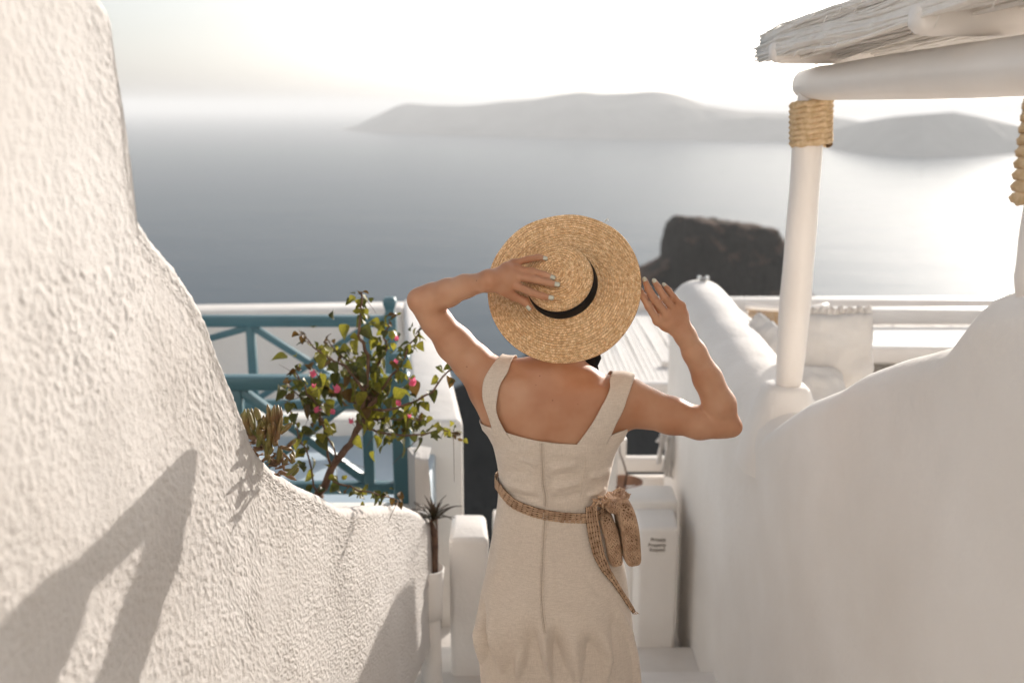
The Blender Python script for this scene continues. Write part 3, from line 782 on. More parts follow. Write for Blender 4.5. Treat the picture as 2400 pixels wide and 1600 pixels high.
# long parapet: lofted cross-sections along y (rounded top), rising towards the camera
def rounded_section(xc, w, zt, zb, n=28, r=None, lean=0.0):
    """outline from bottom left up over a rounded top to bottom right"""
    r = w / 2 if r is None else r; out = [(xc - w / 2 - .02, zb)]
    for k in range(6): out.append((xc - w / 2, zb + (zt - r - zb) * (k + 1) / 7))
    for k in range(n + 1):
        a = math.pi - math.pi * k / n
        cx = xc + (w / 2 - r) * (1 if math.cos(a) > 0 else -1) * min(1, abs(math.cos(a)) * 6)
        out.append((cx + r * math.cos(a), zt - r + r * math.sin(a)))
    for k in range(6): out.append((xc + w / 2, zt - r - (zt - r - zb) * (k + 1) / 7))
    out.append((xc + w / 2 + .02, zb))
    return out
def loft(name, secs, m, parent, amp=.006, scale=5.0, caps=True):
    n = len(secs); k = len(secs[0]); V = np.array([p for s in secs for p in s], dtype=float)
    d = fbm(V * scale, 3) * amp; c = V.reshape(n, k, 3).mean(1).repeat(k, 0)
    nv = V - c; nv[:, 1] *= .2; L = np.linalg.norm(nv, axis=1, keepdims=True); V = V + nv / np.maximum(L, 1e-6) * d[:, None]
    F = [tuple(f) for f in grid_faces(n, k)]
    if caps: F += [tuple(range(k)), tuple(range((n - 1) * k + k - 1, (n - 1) * k - 1, -1))]
    me = np_mesh(name, V, F)
    bm = bmesh.new(); bm.from_mesh(me); bmesh.ops.recalc_face_normals(bm, faces=bm.faces); bm.to_mesh(me); bm.free()
    return link(name, me, m, parent)
RW = thing('right_parapet', 'smooth white plastered parapet with rounded top, rising beside the steps under the pergola', 'wall', (1.0, 3.0, -.7))
topn = [(1745,1050),(1800,1020),(1859,977),(1893,952),(1927,929),(1995,901),(2055,865),(2123,841),(2208,820),(2267,806),(2293,773),(2335,718),(2361,690),(2382,684),(2420,676),(2600,640)]
tpn = sorted(((Pxf(u, v, XF + .06).y, Pxf(u, v, XF + .06).z) for u, v in topn))
ys_t = [t[0] for t in tpn]; zs_t = [t[1] for t in tpn]
secs = []
for y in np.concatenate([np.linspace(-2.0, 1.2, 6), np.linspace(1.3, tpn[-1][0] + .35, 70)]):
    zt = float(np.interp(y, ys_t, zs_t))
    tail = max(0, (y - tpn[-1][0] + .05) / .4)
    zt -= .10 * tail
    secs.append([(x, y, z) for x, z in rounded_section(XF + .13, .26, zt, -1.6, r=.085)])
loft('near_wall', secs, M_plaster, RW, amp=.006, scale=3.0)
# far stretch with the rounded ridge
secs = []
zc = colb.z - .015
for y in np.linspace(2.95, 5.62, 66):
    g = (y - 2.95) / 2.67
    zt = float(np.interp(y, [2.95, 3.3, 3.6, 4.2, 4.8, 5.2, 5.45, 5.62], [zc - .22, zc - .10, zc - .03, zc + .01, zc + .05, zc + .09, zc + .10, zc + .04]))
    w = .30 + .02 * g; xc = XF + .155 + .0 * g - .015 * g
    if y > 5.40: w -= .10 * ((y - 5.40) / .22) ** 2
    secs.append([(x, y, z) for x, z in rounded_section(xc, w, zt, -1.6, r=w / 2 * .93)])
loft('far_wall', secs, M_plaster, RW, amp=.008, scale=3.0)
# return of the seat back: falls away to the right
secs = []
for x in np.linspace(1.02, 2.1, 36):
    g = (x - 1.02) / 1.08
    zt = max(zc - .48, zc + .085 - .95 * g ** 1.25)
    secs.append([(x, y + 5.42, z) for y, z in rounded_section(0, .24 - .02 * g, zt, -1.2, r=.11)])
loft('seat_back', secs, M_plaster, RW, amp=.006, scale=3.0)
# pedestal of the far column
V_ = []
for k, (z, hx, hy) in enumerate(((zc - .30, .165, .17), (zc - .16, .14, .145), (zc - .05, .105, .105), (zc + .005, .085, .085), (zc + .02, .07, .07))):
    for a in range(24):
        t = 2 * math.pi * a / 24; c, s = math.cos(t), math.sin(t); q_ = (abs(c) ** 3 + abs(s) ** 3) ** (-1 / 3)
        V_.append((colb.x - .01 + hx * c * q_, YC + hy * s * q_, z))
F_ = [(i * 24 + a, i * 24 + (a + 1) % 24, (i + 1) * 24 + (a + 1) % 24, (i + 1) * 24 + a) for i in range(4) for a in range(24)] + [tuple(range(96, 120))]
MB().add(V_, F_).build('pedestal', M_plaster, RW, smooth=True)
# pedestal of the near column
nb = Py(2366, 684, 1.80)
# seat bench behind the parapet and its floor
tag(MB().box((1.75, 4.2, zc - .62), (1.10, 1.6, .5)).build('bench', M_plaster, None, bevel=.03), 'built-in white bench inside the parapet, carrying the cushions', 'bench')
TF = MB().box((3.2, 2.6, -.75), (4.2, 6.2, 1.0)).build('terrace_floor', M_wash, None, bevel=.02); tag(TF, kind='structure')

# ------------------------------------------------------------------ pergola
PG = thing('pergola', 'white painted pergola with rope-wrapped posts, round beam and reed roof', 'pergola', (1.0, 2.6, 1.0))
def wob_tube(a, b, r0, r1, n=18, seg=24, amp=.007, seed=0):
    a = Vector(a); b = Vector(b); V = []; F = []
    d = (b - a).normalized(); ref = Vector((0, 0, 1)) if abs(d.z) < .9 else Vector((1, 0, 0)); x = (ref - d * ref.dot(d)).normalized(); y = d.cross(x)
    for i in range(seg + 1):
        g = i / seg; p = a.lerp(b, g); r = r0 + (r1 - r0) * g
        e = min(i, seg - i); r *= (.0, .55, .86, 1)[min(e, 3)] if True else 1
        if e < 3: p = (a if i < seg / 2 else b) + d * ((.0, .004, .018)[e] * (1 if i < seg / 2 else -1))
        for k in range(n):
            t = 2 * math.pi * k / n; q_ = x * math.cos(t) + y * math.sin(t)
            w = 1 + amp / r0 * mnoise.noise(Vector((g * 5 + seed, math.cos(t), math.sin(t))))
            V.append(p + q_ * r * w)
    for i in range(seg):
        for k in range(n): F.append((i * n + k, i * n + (k + 1) % n, (i + 1) * n + (k + 1) % n, (i + 1) * n + k))
    return MB().add(V, F)
ztopc = Py(1900, 236, YC).z
ctop = Py(1902, 236, YC)
CF = wob_tube((colb.x, YC, zc - .02), (ctop.x, YC, ztopc + .06), .0565, .0525, seed=1).build('column', M_paint, PG, smooth=True)
def rope(parent, a, b, r, rr, coils, seed):
    """one rope wound round the axis a-b"""
    n = 9; V = []; F = []; a = Vector(a); b = Vector(b); d = (b - a).normalized()
    x = Vector((1, 0, 0)); x = (x - d * x.dot(d)).normalized(); y = d.cross(x); st = coils * 84
    for i in range(st + 1):
        t = 2 * math.pi * i / 84; g = i / st
        rad = x * math.cos(t) + y * math.sin(t); c = a.lerp(b, g) + rad * (r + rr * .8)
        for k in range(n):
            f = 2 * math.pi * k / n; tw = i * .52
            q_ = rr * (1 + .20 * math.cos(3 * (f) - tw))
            V.append(c + (rad * math.cos(f) + d * math.sin(f)) * q_)
    for i in range(st):
        for k in range(n): F.append((i * n + k, i * n + (k + 1) % n, (i + 1) * n + (k + 1) % n, (i + 1) * n + k))
    return MB().add(V, F).build('rope_wrap', M_rope, parent, smooth=True)
rb = Py(1899, 349, YC)
rope(CF, (rb.x + .002, YC, rb.z + .012), (ctop.x, YC, ztopc - .004), .0535, .0125, 8, 1)
YN2 = 1.80
CN = wob_tube((nb.x + .065, YN2, nb.z - .03), (nb.x + .068, YN2, ztopc + .06), .055, .052, seed=5).build('column', M_paint, PG, smooth=True)
zr0 = Py(2390, 495, YN2).z
rope(CN, (nb.x + .066, YN2, zr0 + .012), (nb.x + .068, YN2, ztopc - .004), .0545, .0125, 9, 2)
zbm = ztopc + .058
wob_tube((ctop.x - .004, YC + .085, zbm), (nb.x + .06, .2, zbm - .0), .0585, .063, seg=40, seed=9).build('beam', M_paint, PG, smooth=True)
# rounded rafters lying across the beam
zrf = zbm + .058
def rafter(y, x0, L, h=.078, t=.045, dz=None):
    dz = .03 * (3.6 - y) * .3
    V = []; n = 20; F = []
    for i, (x, s) in enumerate(((x0, .0), (x0 + .004, .6), (x0 + .02, .9), (x0 + .05, 1.0), (x0 + L, 1.0))):
        for k in range(n):
            a = 2 * math.pi * k / n; c, s2 = math.cos(a), math.sin(a); q_ = (abs(c) ** 3.2 + abs(s2) ** 3.2) ** (-1 / 3.2)
            V.append((x, y + t * c * q_ * (s if i < 4 else 1), zrf + h / 2 + dz + h / 2 * s2 * q_ * (s if i < 4 else 1)))
    for i in range(4):
        for k in range(n): F.append((i * n + k, i * n + (k + 1) % n, (i + 1) * n + (k + 1) % n, (i + 1) * n + k))
    F.append(tuple(range(n)))
    return MB().add(V, F).build('rafter', M_paint, PG, smooth=True)
for y, dx in ((3.42, -.10), (2.25, -.09), (1.70, -.10), (1.1, -.09)):
    rafter(y, XF + .05 + dx, 1.9)
# reed mat on top
zrd = zrf + .024
def rise(y): return .03 * (3.6 - y)
RT = thing('x', None, None); bpy.data.objects.remove(RT)
core = MB().box((XF + .99, 1.7, zrd + .045 + rise(1.7)), (2.0, 3.9, .05), Matrix.Rotation(-math.atan(.03), 3, 'X')).build('reed_core', M_reed, PG)
mb = MB()
for k in range(470):
    # strands run along y; dense near the visible edge, one layer elsewhere
    if k < 330: x = XF - .03 + abs(rng.gauss(0, .035)); z = zrd + rng.uniform(-.006, .082) - .10 * max(0, XF - .0 - x)
    else: x = XF + rng.uniform(.03, 1.2); z = zrd + rng.choice((.004, .012)) + rng.uniform(-.004, .004)
    r = rng.uniform(.0032, .0062); y1 = 3.66 + rng.gauss(0, .018); y0 = -.3; pts = []
    for i in range(15):
        g = i / 14; pts.append((x + rng.gauss(0, .0035) + .006 * math.sin(g * 9 + z * 60), y1 + (y0 - y1) * g, z + rng.gauss(0, .003) + .005 * math.sin(g * 17 + x * 50) + .008 * math.sin(g * 7 + k * .01) + rise(y1 + (y0 - y1) * g)))
    mb.tube(pts, [r * .7] + [r * rng.uniform(.7, 1.3) for _ in range(14)], 5)
for k in range(120):
    x = XF - .05 + abs(rng.gauss(0, .03)); y = rng.uniform(.5, 3.6); z = zrd + rng.uniform(-.02, .09) + rise(y)
    mb.tube([(x, y, z), (x - rng.uniform(0, .02), y + rng.uniform(.0, .03), z - rng.uniform(0, .03))], [.002, .0008], 4)
tag(mb.build('reed_thatch', M_reed, PG, smooth=True), kind='stuff')

# little lamp fitting on the ridge of the seat back
lp = Vector((XF + .155, 5.43, zc + .105))
LP = thing('spot_lamp', 'tiny metal spotlight fitting on the crest of the rounded parapet', 'lamp', tuple(lp))
V_, F_ = lathe([(.0, -.02), (.018, -.02), (.02, .0), (.012, .008), (.0, .009)], lp.x, lp.y, lp.z, 14); MB().add(V_, F_).build('base', M_dark, LP, smooth=True)
for dx in (-.022, .022):
    V_, F_ = lathe([(.0, -.012), (.009, -.010), (.013, .0), (.009, .012), (.0, .014)], lp.x + dx, lp.y, lp.z + .008, 12); MB().add(V_, F_).build('bulb', M_glassy, LP, smooth=True)

# ------------------------------------------------------------------ cushions
def cushion(label, c, w, h, t, M, seed, piping=False, flange=True):
    n = 44; V = []; T = thing('cushion', label, 'cushion', tuple(c), 'white cotton seat cushions')
    P = []
    for side in (1, -1):
        for i in range(n):
            for j in range(n):
                a = -1 + 2 * i / (n - 1); b = -1 + 2 * j / (n - 1)
                e = max(0.0, (1 - a ** 4) * (1 - b ** 4)) ** .42
                px_ = w / 2 * a * (1 - .06 * (1 - b * b) * 0 - .05 * b * b * 0) * (1 - .05 * (1 - abs(b)) ** 2 * a * a)
                pz_ = h / 2 * b * (1 - .05 * (1 - abs(a)) ** 2 * b * b)
                wr = .018 * mnoise.noise(Vector((a * 2.2 + seed, b * 2.2, side))) * e + .014 * mnoise.noise(Vector((a * 5 + seed, b * 2.2, side * 3))) * (1.2 - e)
                P.append((px_ + .004 * mnoise.noise(Vector((b * 9, seed, 0))), side * t / 2 * e + wr, pz_ + .006 * mnoise.noise(Vector((a * 11, seed, 2)))))
    V = [M @ Vector(p) + Vector(c) for p in P]
    F = [tuple(f) for f in grid_faces(n, n)] + [tuple(f[::-1]) for f in grid_faces(n, n, off=n * n)]
    MB().add(V, F).build('cover', M_cushion, T, smooth=True)
    if piping:
        loop = [Vector(V[i]) for i in [k * n for k in range(n)]] + [Vector(V[(n - 1) * n + k]) for k in range(n)] + [Vector(V[k * n + n - 1]) for k in range(n - 1, -1, -1)] + [Vector(V[k]) for k in range(n - 1, -1, -1)]
        MB().tube(loop, .0035, 6).build('piping', M_piping, T, smooth=True)
    if flange:
        mb_ = MB(); m = 60; Vf = []
        for k in range(m + 1):
            a = -1 + 2 * k / m
            for j in range(4):
                Vf.append(M @ Vector((w / 2 * a * .98, .016 * math.sin(k * 1.3) * (j / 3), h / 2 * (1 - .05 * 0) - .01 + .011 * j + .006 * math.sin(k * .9))) + Vector(c))
        mb_.add(Vf, [(k * 4 + j, (k + 1) * 4 + j, (k + 1) * 4 + j + 1, k * 4 + j + 1) for k in range(m) for j in range(3)])
        o = mb_.build('ruffle', M_cushion, T, smooth=True); s_ = o.modifiers.new('t', 'SOLIDIFY'); s_.thickness = .003
    return T
cc = Py(1952, 826, 4.15)
cushion('plump white cushion with frilled top edge leaning behind the pergola post', cc, .34, .34, .12, (Matrix.Rotation(R(-8), 3, 'Z') @ Matrix.Rotation(R(-14), 3, 'X') @ Matrix.Rotation(R(-3), 3, 'Y')), 3.1)
cc = Py(1782, 838, 4.60)
cushion('white cushion with brown piping slumped against the rounded seat back', cc, .30, .36, .12, (Matrix.Rotation(R(-35), 3, 'Z') @ Matrix.Rotation(R(-30), 3, 'X') @ Matrix.Rotation(R(24), 3, 'Y')), 7.7, True, False)
cc = Py(1910, 925, 3.95)
cushion('grey-white cushion lying low beside the column pedestal', cc, .30, .28, .10, (Matrix.Rotation(R(20), 3, 'Z') @ Matrix.Rotation(R(-50), 3, 'X') @ Matrix.Rotation(R(12), 3, 'Y')), 12.7, True, False)
# wicker chair back beyond the seat
w0, w1 = Py(1768, 728, 5.9), Py(1862, 728, 5.9)
WC = thing('wicker_chair', 'honey coloured wicker chair back with white top rail behind the seat wall', 'chair', ((w0.x + w1.x) / 2, 5.9, w0.z - .9))
nv = 34; xr = np.linspace(w0.x - .02, w0.x + .46, nv)
for k in range(nv):
    x = float(xr[k]); yy = 5.9 + .10 * ((k / (nv - 1) - .5) * 2) ** 2
    MB().tube([(x, yy, w0.z + .0), (x + rng.gauss(0, .002), yy - .012, w0.z - .2), (x, yy, w0.z - .45)], .0065, 6).build('wicker_strand', M_wicker, WC, smooth=True)
MB().tube([(float(x), 5.9 + .10 * ((i / 11 - .5) * 2) ** 2, w0.z + .01) for i, x in enumerate(np.linspace(xr[0] - .01, xr[-1] + .01, 12))], .018, 10).build('top_rail', M_paint, WC, smooth=True)
MB().tube([(float(x), 5.9 + .10 * ((i / 11 - .5) * 2) ** 2, w0.z - .45) for i, x in enumerate(np.linspace(xr[0] - .01, xr[-1] + .01, 12))], .018, 10).build('seat_rail', M_wicker, WC, smooth=True)
for x in (xr[0], xr[-1]):
    for yy in (6.0, 6.45): MB().tube([(float(x), yy, w0.z - .02 if yy < 6.1 else w0.z - .45), (float(x), yy, w0.z - .9)], .016, 8).build('leg', M_paint, WC, smooth=True)
MB().box((float(xr.mean()), 6.2, w0.z - .45), (.48, .46, .04)).build('seat', M_wicker, WC, bevel=.01)

# ================================================================== BOUGAINVILLEA
BY = 3.35
BG = thing('bougainvillea', 'bougainvillea shrub with yellow-green leaves and pink blooms growing from the planter', 'shrub', tuple(Py(748, 1165, BY)))
def bp(u, v, dy=0.0): return Py(u, v, BY + dy)
stems = [
    ([(742,1180,0),(750,1157,0),(777,1095,0),(807,1050,.02),(838,1011,.03),(862,960,.03),(880,927,.03)], .016, .009),
    ([(838,1011,.03),(858,930,.02),(861,831,.0),(838,793,-.03),(842,750,-.03),(846,716,-.02),(846,684,-.02)], .008, .003),
    ([(862,960,.03),(884,862,.05),(903,816,.06),(908,780,.06),(911,747,.06)], .007, .0025),
    ([(870,940,.03),(830,880,-.05),(790,850,-.08),(746,824,-.1),(704,782,-.1)], .006, .002),
    ([(880,927,.03),(920,880,.0),(945,840,-.02),(975,790,-.02),(985,768,-.02)], .005, .002),
    ([(868,960,.03),(910,960,-.05),(964,946,-.08),(1014,916,-.10),(1052,870,-.12),(1090,850,-.12),(1120,815,-.12)], .005, .002),
    ([(850,1000,.03),(869,1007,-.02),(911,1022,-.08),(972,1022,-.10),(1030,1005,-.12),(1074,1018,-.12)], .005, .002),
    ([(770,1110,0),(781,1126,-.05),(823,1141,-.1),(880,1157,-.12),(934,1172,-.12)], .0045, .002),
    ([(777,1095,0),(760,1020,-.05),(746,958,-.08),(715,905,-.1),(690,870,-.1)], .005, .002),
    ([(745,1160,0),(738,1145,-.05),(727,1072,-.1),(700,1020,-.12),(689,984,-.12),(672,940,-.12)], .004, .002),
    ([(790,1080,.0),(760,985,.06),(720,940,.08),(672,905,.08)], .004, .002),
    ([(862,960,.03),(800,930,.1),(760,900,.12),(730,860,.12)], .005, .002),
    ([(880,927,.03),(850,860,.12),(800,830,.15),(770,800,.15)], .004, .002),
    ([(860,975,.03),(930,985,.02),(958,973,-.03),(990,985,-.05)], .004, .002)]
tips = []
for pts, r0, r1 in stems:
    P_ = [bp(*p) for p in pts]; Q = []
    for i in range(len(P_) - 1):
        for k in range(3):
            q_ = P_[i].lerp(P_[i + 1], k / 3); q_ += Vector((rng.gauss(0, .004), rng.gauss(0, .006), rng.gauss(0, .003))) * (0 if i == 0 and k == 0 else 1); Q.append(q_)
    Q.append(P_[-1]); rad = [r0 + (r1 - r0) * i / (len(Q) - 1) for i in range(len(Q))]
    MB().tube(Q, rad, 8).build('trunk' if r0 > .012 else 'branch', M_bark, BG, smooth=True)
    tips.append(Q)
def leaf_mesh(curl, fold, seed):
    n, m = 9, 5; V = []; r_ = random.Random(seed)
    for i in range(n):
        t = i / (n - 1); wv = .44 * math.sin(math.pi * min(1, t ** .60)) ** .8 * (1 - .15 * t) + (.0 if t < 1 else 0)
        for j in range(m):
            s = (j / (m - 1) - .5) * 2
            V.append((t, wv * s, fold * abs(s) * wv - curl * t * t + .03 * math.sin(5 * t + seed + 2 * s)))
    me = MB().add(V, [tuple(f) for f in grid_faces(n, m)]).mesh('leaf')
    me.polygons.foreach_set('use_smooth', [True] * len(me.polygons)); return me
leaf_mes = []
for k in range(9):
    me = leaf_mesh(rng.uniform(.15, .55), rng.uniform(.1, .6), k); me.materials.append(M_leafs[(0, 0, 1, 1, 0, 1, 2, 0, 1)[k]]); leaf_mes.append(me)
nleaf = 0
def add_leaf(pos, size, me=None, droop=None):
    global nleaf
    o = bpy.data.objects.new('leaf', me or rng.choice(leaf_mes)); coll.objects.link(o); adopt(o, BG)
    az = rng.uniform(0, 2 * math.pi); dr = droop if droop is not None else rng.uniform(-.2, 1.35)
    o.matrix_basis = Matrix.Translation(pos) @ Matrix.Rotation(az, 4, 'Z') @ Matrix.Rotation(dr, 4, 'Y') @ Matrix.Rotation(rng.uniform(-.9, .9), 4, 'X') @ Matrix.Scale(size, 4)
    nleaf += 1
for si, Q in enumerate(tips):
    if si == 0: continue
    n = len(Q); cnt = 13 if si in (1, 2, 3, 5, 6) else 10
    for k in range(cnt):
        g = .22 + .78 * (k + rng.random()) / cnt; i = min(int(g * (n - 1)), n - 2)
        p = Q[i].lerp(Q[i + 1], g * (n - 1) - i)
        end = g > .9
        add_leaf(p + Vector((rng.gauss(0, .012), rng.gauss(0, .012), rng.gauss(0, .008))), rng.uniform(.032, .056) * (.6 if end else 1), leaf_mes[6] if (end and rng.random() < .7) else None)
    for k in range(3):
        add_leaf(Q[-1] + Vector((rng.gauss(0, .006), rng.gauss(0, .006), rng.gauss(0, .006))), rng.uniform(.022, .034), leaf_mes[6], rng.uniform(-1.2, .4))
while nleaf < 296:
    # the dense heart of the shrub
    g = rng.random()
    u = rng.gauss(885, 38) if g < .55 else (rng.gauss(760, 55) if g < .8 else rng.gauss(850, 60)); v = rng.gauss(930, 48) if g < .55 else (rng.gauss(905, 55) if g < .8 else rng.gauss(850, 50))
    add_leaf(bp(u, v, rng.gauss(.05, .07)), rng.uniform(.038, .068))
# smaller leaves and twigs too many to tell apart
lv = MB(); base_v = [[tuple(v.co) for v in m_.vertices] for m_ in leaf_mes]; base_f = [tuple(p.vertices) for p in leaf_mes[0].polygons]
for k in range(240):
    Q = rng.choice(tips[1:]); i = rng.randrange(len(Q) // 4, len(Q)); p = Q[i] + Vector((rng.gauss(0, .022), rng.gauss(0, .03), rng.gauss(0, .02)))
    M_ = Matrix.Translation(p) @ Matrix.Rotation(rng.uniform(0, 6.28), 4, 'Z') @ Matrix.Rotation(rng.uniform(-.4, 1.4), 4, 'Y') @ Matrix.Rotation(rng.uniform(-1, 1), 4, 'X') @ Matrix.Scale(rng.uniform(.018, .038), 4)
    lv.add([M_ @ Vector(v) for v in rng.choice(base_v)], base_f)
me_ = lv.mesh('small_leaves')
o = link('small_leaves', me_, M_leafs[1], BG); me_.materials.append(M_leafs[0]); me_.polygons.foreach_set('material_index', [(i // len(base_f)) % 2 for i in range(len(me_.polygons))]); tag(o, kind='stuff')
tw = MB()
for k in range(60):
    Q = rng.choice(tips[1:]); i = rng.randrange(len(Q)); d = Vector((rng.gauss(0, .05), rng.gauss(0, .05), rng.gauss(-.01, .05)))
    tw.tube([Q[i], Q[i] + d * .5 + Vector((0, 0, .006)), Q[i] + d], [.0013, .001, .0006], 4)
tag(tw.build('twigs', M_bark, BG, smooth=True), kind='stuff')
# pink papery bracts: three to a bloom
def bract_mesh(seed):
    n, m = 6, 5; V = []; r_ = random.Random(seed)
    for i in range(n):
        t = i / (n - 1); wv = .42 * math.sin(math.pi * min(1, .1 + .9 * t ** .8))
        for j in range(m):
            s = (j / (m - 1) - .5) * 2; V.append((wv * s, .35 * (t ** 1.5) + .06 * math.sin(6 * t + seed + s * 3), t + .04 * r_.random()))
    me = MB().add(V, [tuple(f) for f in grid_faces(n, m)]).mesh('bract'); me.polygons.foreach_set('use_smooth', [True] * len(me.polygons)); me.materials.append(M_pink); return me
bracts = [bract_mesh(k) for k in range(3)]
for u, v, s, dy in ((733,878,.030,-.11),(790,914,.034,-.12),(742,962,.028,-.1),(781,966,.026,-.06),(966,898,.034,-.14),(934,946,.026,-.1),(928,794,.022,-.05),(928,850,.024,-.04),(823,988,.024,-.08),(959,976,.018,-.1),(735,905,.018,-.1)):
    c = bp(u, v, dy); fl = bpy.data.objects.new('bloom', None); coll.objects.link(fl); adopt(fl, BG); fl.empty_display_size = .02
    fl.matrix_basis = Matrix.Translation(c) @ Matrix.Rotation(rng.uniform(0, 6), 4, 'Z') @ Matrix.Rotation(rng.uniform(-.9, .9), 4, 'X') @ Matrix.Scale(s * .86, 4)
    for k in range(3):
        o = bpy.data.objects.new('bract', bracts[k]); coll.objects.link(o); o.parent = fl
        o.matrix_basis = Matrix.Rotation(k * 2.094 + rng.uniform(-.2, .2), 4, 'Z') @ Matrix.Translation((0, .04, -.35)) @ Matrix.Rotation(rng.uniform(-.2, .25), 4, 'X')
        o2 = None

# ================================================================== SUCCULENT on the wall
SY = 2.16
SU = thing('succulent', 'ice plant with fat finger leaves and dry stems spilling over the stucco parapet', 'succulent', tuple(Py(640, 1110, SY)))
def su(cx, cy): return (560 + cx / 6.535, 920 + cy / 6.535)
def finger(a, b, w, bend, m, dy0=0.0, dy1=0.0):
    ua, va = su(*a); ub, vb = su(*b); A = Py(ua, va, SY + dy0); B = Py(ub, vb, SY + dy1); mid = (A + B) / 2 + Vector((bend, 0, 0))
    pts = []; rad = []; n = 8
    for i in range(n + 1):
        t = i / n; p = A * (1 - t) ** 2 + mid * 2 * t * (1 - t) + B * t * t; pts.append(p); rad.append(1.45 * w * (0.55 + .45 * math.sin(math.pi * min(1, .12 + t * .62))) * (1 if t < .72 else max(.1, (1 - t) / .28) ** .6))
    MB().tube(pts, rad, 8, flat=.75).build('leaf', m, SU, smooth=True)
G = M_succ; Dr = M_succ_dry
fl_ = [((190,640),(90,250),.0058,-.012,G),((230,560),(135,240),.0055,-.004,G),((240,580),(190,235),.005,.0,G),((300,420),(245,225),.0052,.004,G),((250,690),(230,550),.0038,-.002,G),((290,690),(292,490),.0042,.0,G),((345,640),(300,350),.005,.004,G),((400,560),(385,340),.004,-.004,G),((440,700),(420,320),.0055,.003,G),((470,470),(437,175),.0048,.002,G),((520,540),(545,190),.0058,-.003,G),((575,590),(595,185),.0066,.0,G),((560,740),(640,215),.0042,.012,G),((530,760),(490,460),.0046,.0,G),((640,620),(820,460),.006,-.002,G),((750,820),(870,715),.0045,.0,G),((640,830),(820,870),.005,.0,G),((810,1080),(820,880),.004,.004,G),((700,1180),(870,1190),.0038,.0,G),((740,1260),(905,1100),.0045,.0,G),((800,1280),(915,1140),.0045,.003,G),((630,1200),(880,1340),.0042,.0,Dr),((690,1180),(600,800),.0034,.004,Dr),((820,1080),(660,910),.0028,.0,Dr),((250,850),(400,640),.003,.008,Dr),((400,640),(350,420),.0026,.004,Dr),((240,860),(380,860),.004,.0,Dr),((130,640),(260,720),.0055,.0,Dr),((470,940),(520,830),.0045,.0,G),((700,1100),(740,1000),.004,.0,G),((850,1060),(780,930),.004,.0,G),((90,420),(70,300),.0045,-.003,G),((380,700),(330,560),.005,.0,G),((480,640),(455,480),.005,.0,G),((720,560),(620,500),.0045,.0,G)]
for k in range(16):
    x0 = rng.uniform(90, 640); y0 = rng.uniform(640, 820) if x0 < 420 else rng.uniform(700, 1100); fl_.append(((x0, y0), (x0 + rng.gauss(0, 60), y0 - rng.uniform(170, 380)), rng.uniform(.0042, .006), rng.gauss(0, .006), G))
for a, b, w, bd, m_ in fl_: finger(a, b, w, bd, m_, rng.uniform(-.01, .03), rng.uniform(-.02, .03))
for k in range(70):
    x = rng.uniform(180, 640); y = 760 + (x - 180) * .85 + rng.gauss(0, 60)
    a = (x, y); b = (x + rng.gauss(0, 70), y + rng.gauss(0, 50)); finger(a, b, rng.uniform(.0012, .0026), rng.gauss(0, .004), Dr, rng.uniform(0, .04), rng.uniform(0, .04))
# ================================================================== WOMAN, HAT, BELT BAG
YB = 2.50
def A3(v): return np.array((v.x, v.y, v.z))
def smin(a, b, k):
    if k <= 0: return np.minimum(a, b)
    h = np.clip(.5 + .5 * (b - a) / k, 0, 1)
    return b + (a - b) * h - k * h * (1 - h)
def smax(a, b, k): return -smin(-a, -b, k)
class Cone:
    def __init__(s, a, ra, b, rb): s.a = np.asarray(a, float); s.b = np.asarray(b, float); s.ra = ra; s.rb = rb
    def box(s): r = max(s.ra, s.rb); return np.minimum(s.a, s.b) - r, np.maximum(s.a, s.b) + r
    def __call__(s, P):
        d = s.b - s.a; L2 = d @ d; t = np.clip(((P - s.a) @ d) / max(L2, 1e-12), 0, 1)
        q = P - (s.a + t[..., None] * d); return np.sqrt((q * q).sum(-1)) - (s.ra + (s.rb - s.ra) * t)
class Ell:
    def __init__(s, c, r, M=None): s.c = np.asarray(c, float); s.r = np.asarray(r, float); s.M = np.eye(3) if M is None else np.asarray(M, float)
    def box(s): q = s.r.max(); return s.c - q, s.c + q
    def __call__(s, P):
        q = (P - s.c) @ s.M; k = np.sqrt(((q / s.r) ** 2).sum(-1)); k2 = np.sqrt(((q / (s.r ** 2)) ** 2).sum(-1))
        return k * (k - 1) / np.maximum(k2, 1e-9)
class Comp:
    """parts blended with their own k; grouped"""
    def __init__(s, items): s.items = items
    def box(s):
        bs = [i[0].box() for i in s.items]; return np.min([b[0] for b in bs], 0), np.max([b[1] for b in bs], 0)
    def __call__(s, P):
        d = s.items[0][0](P)
        for f, k in s.items[1:]: d = smin(d, f(P), k)
        return d
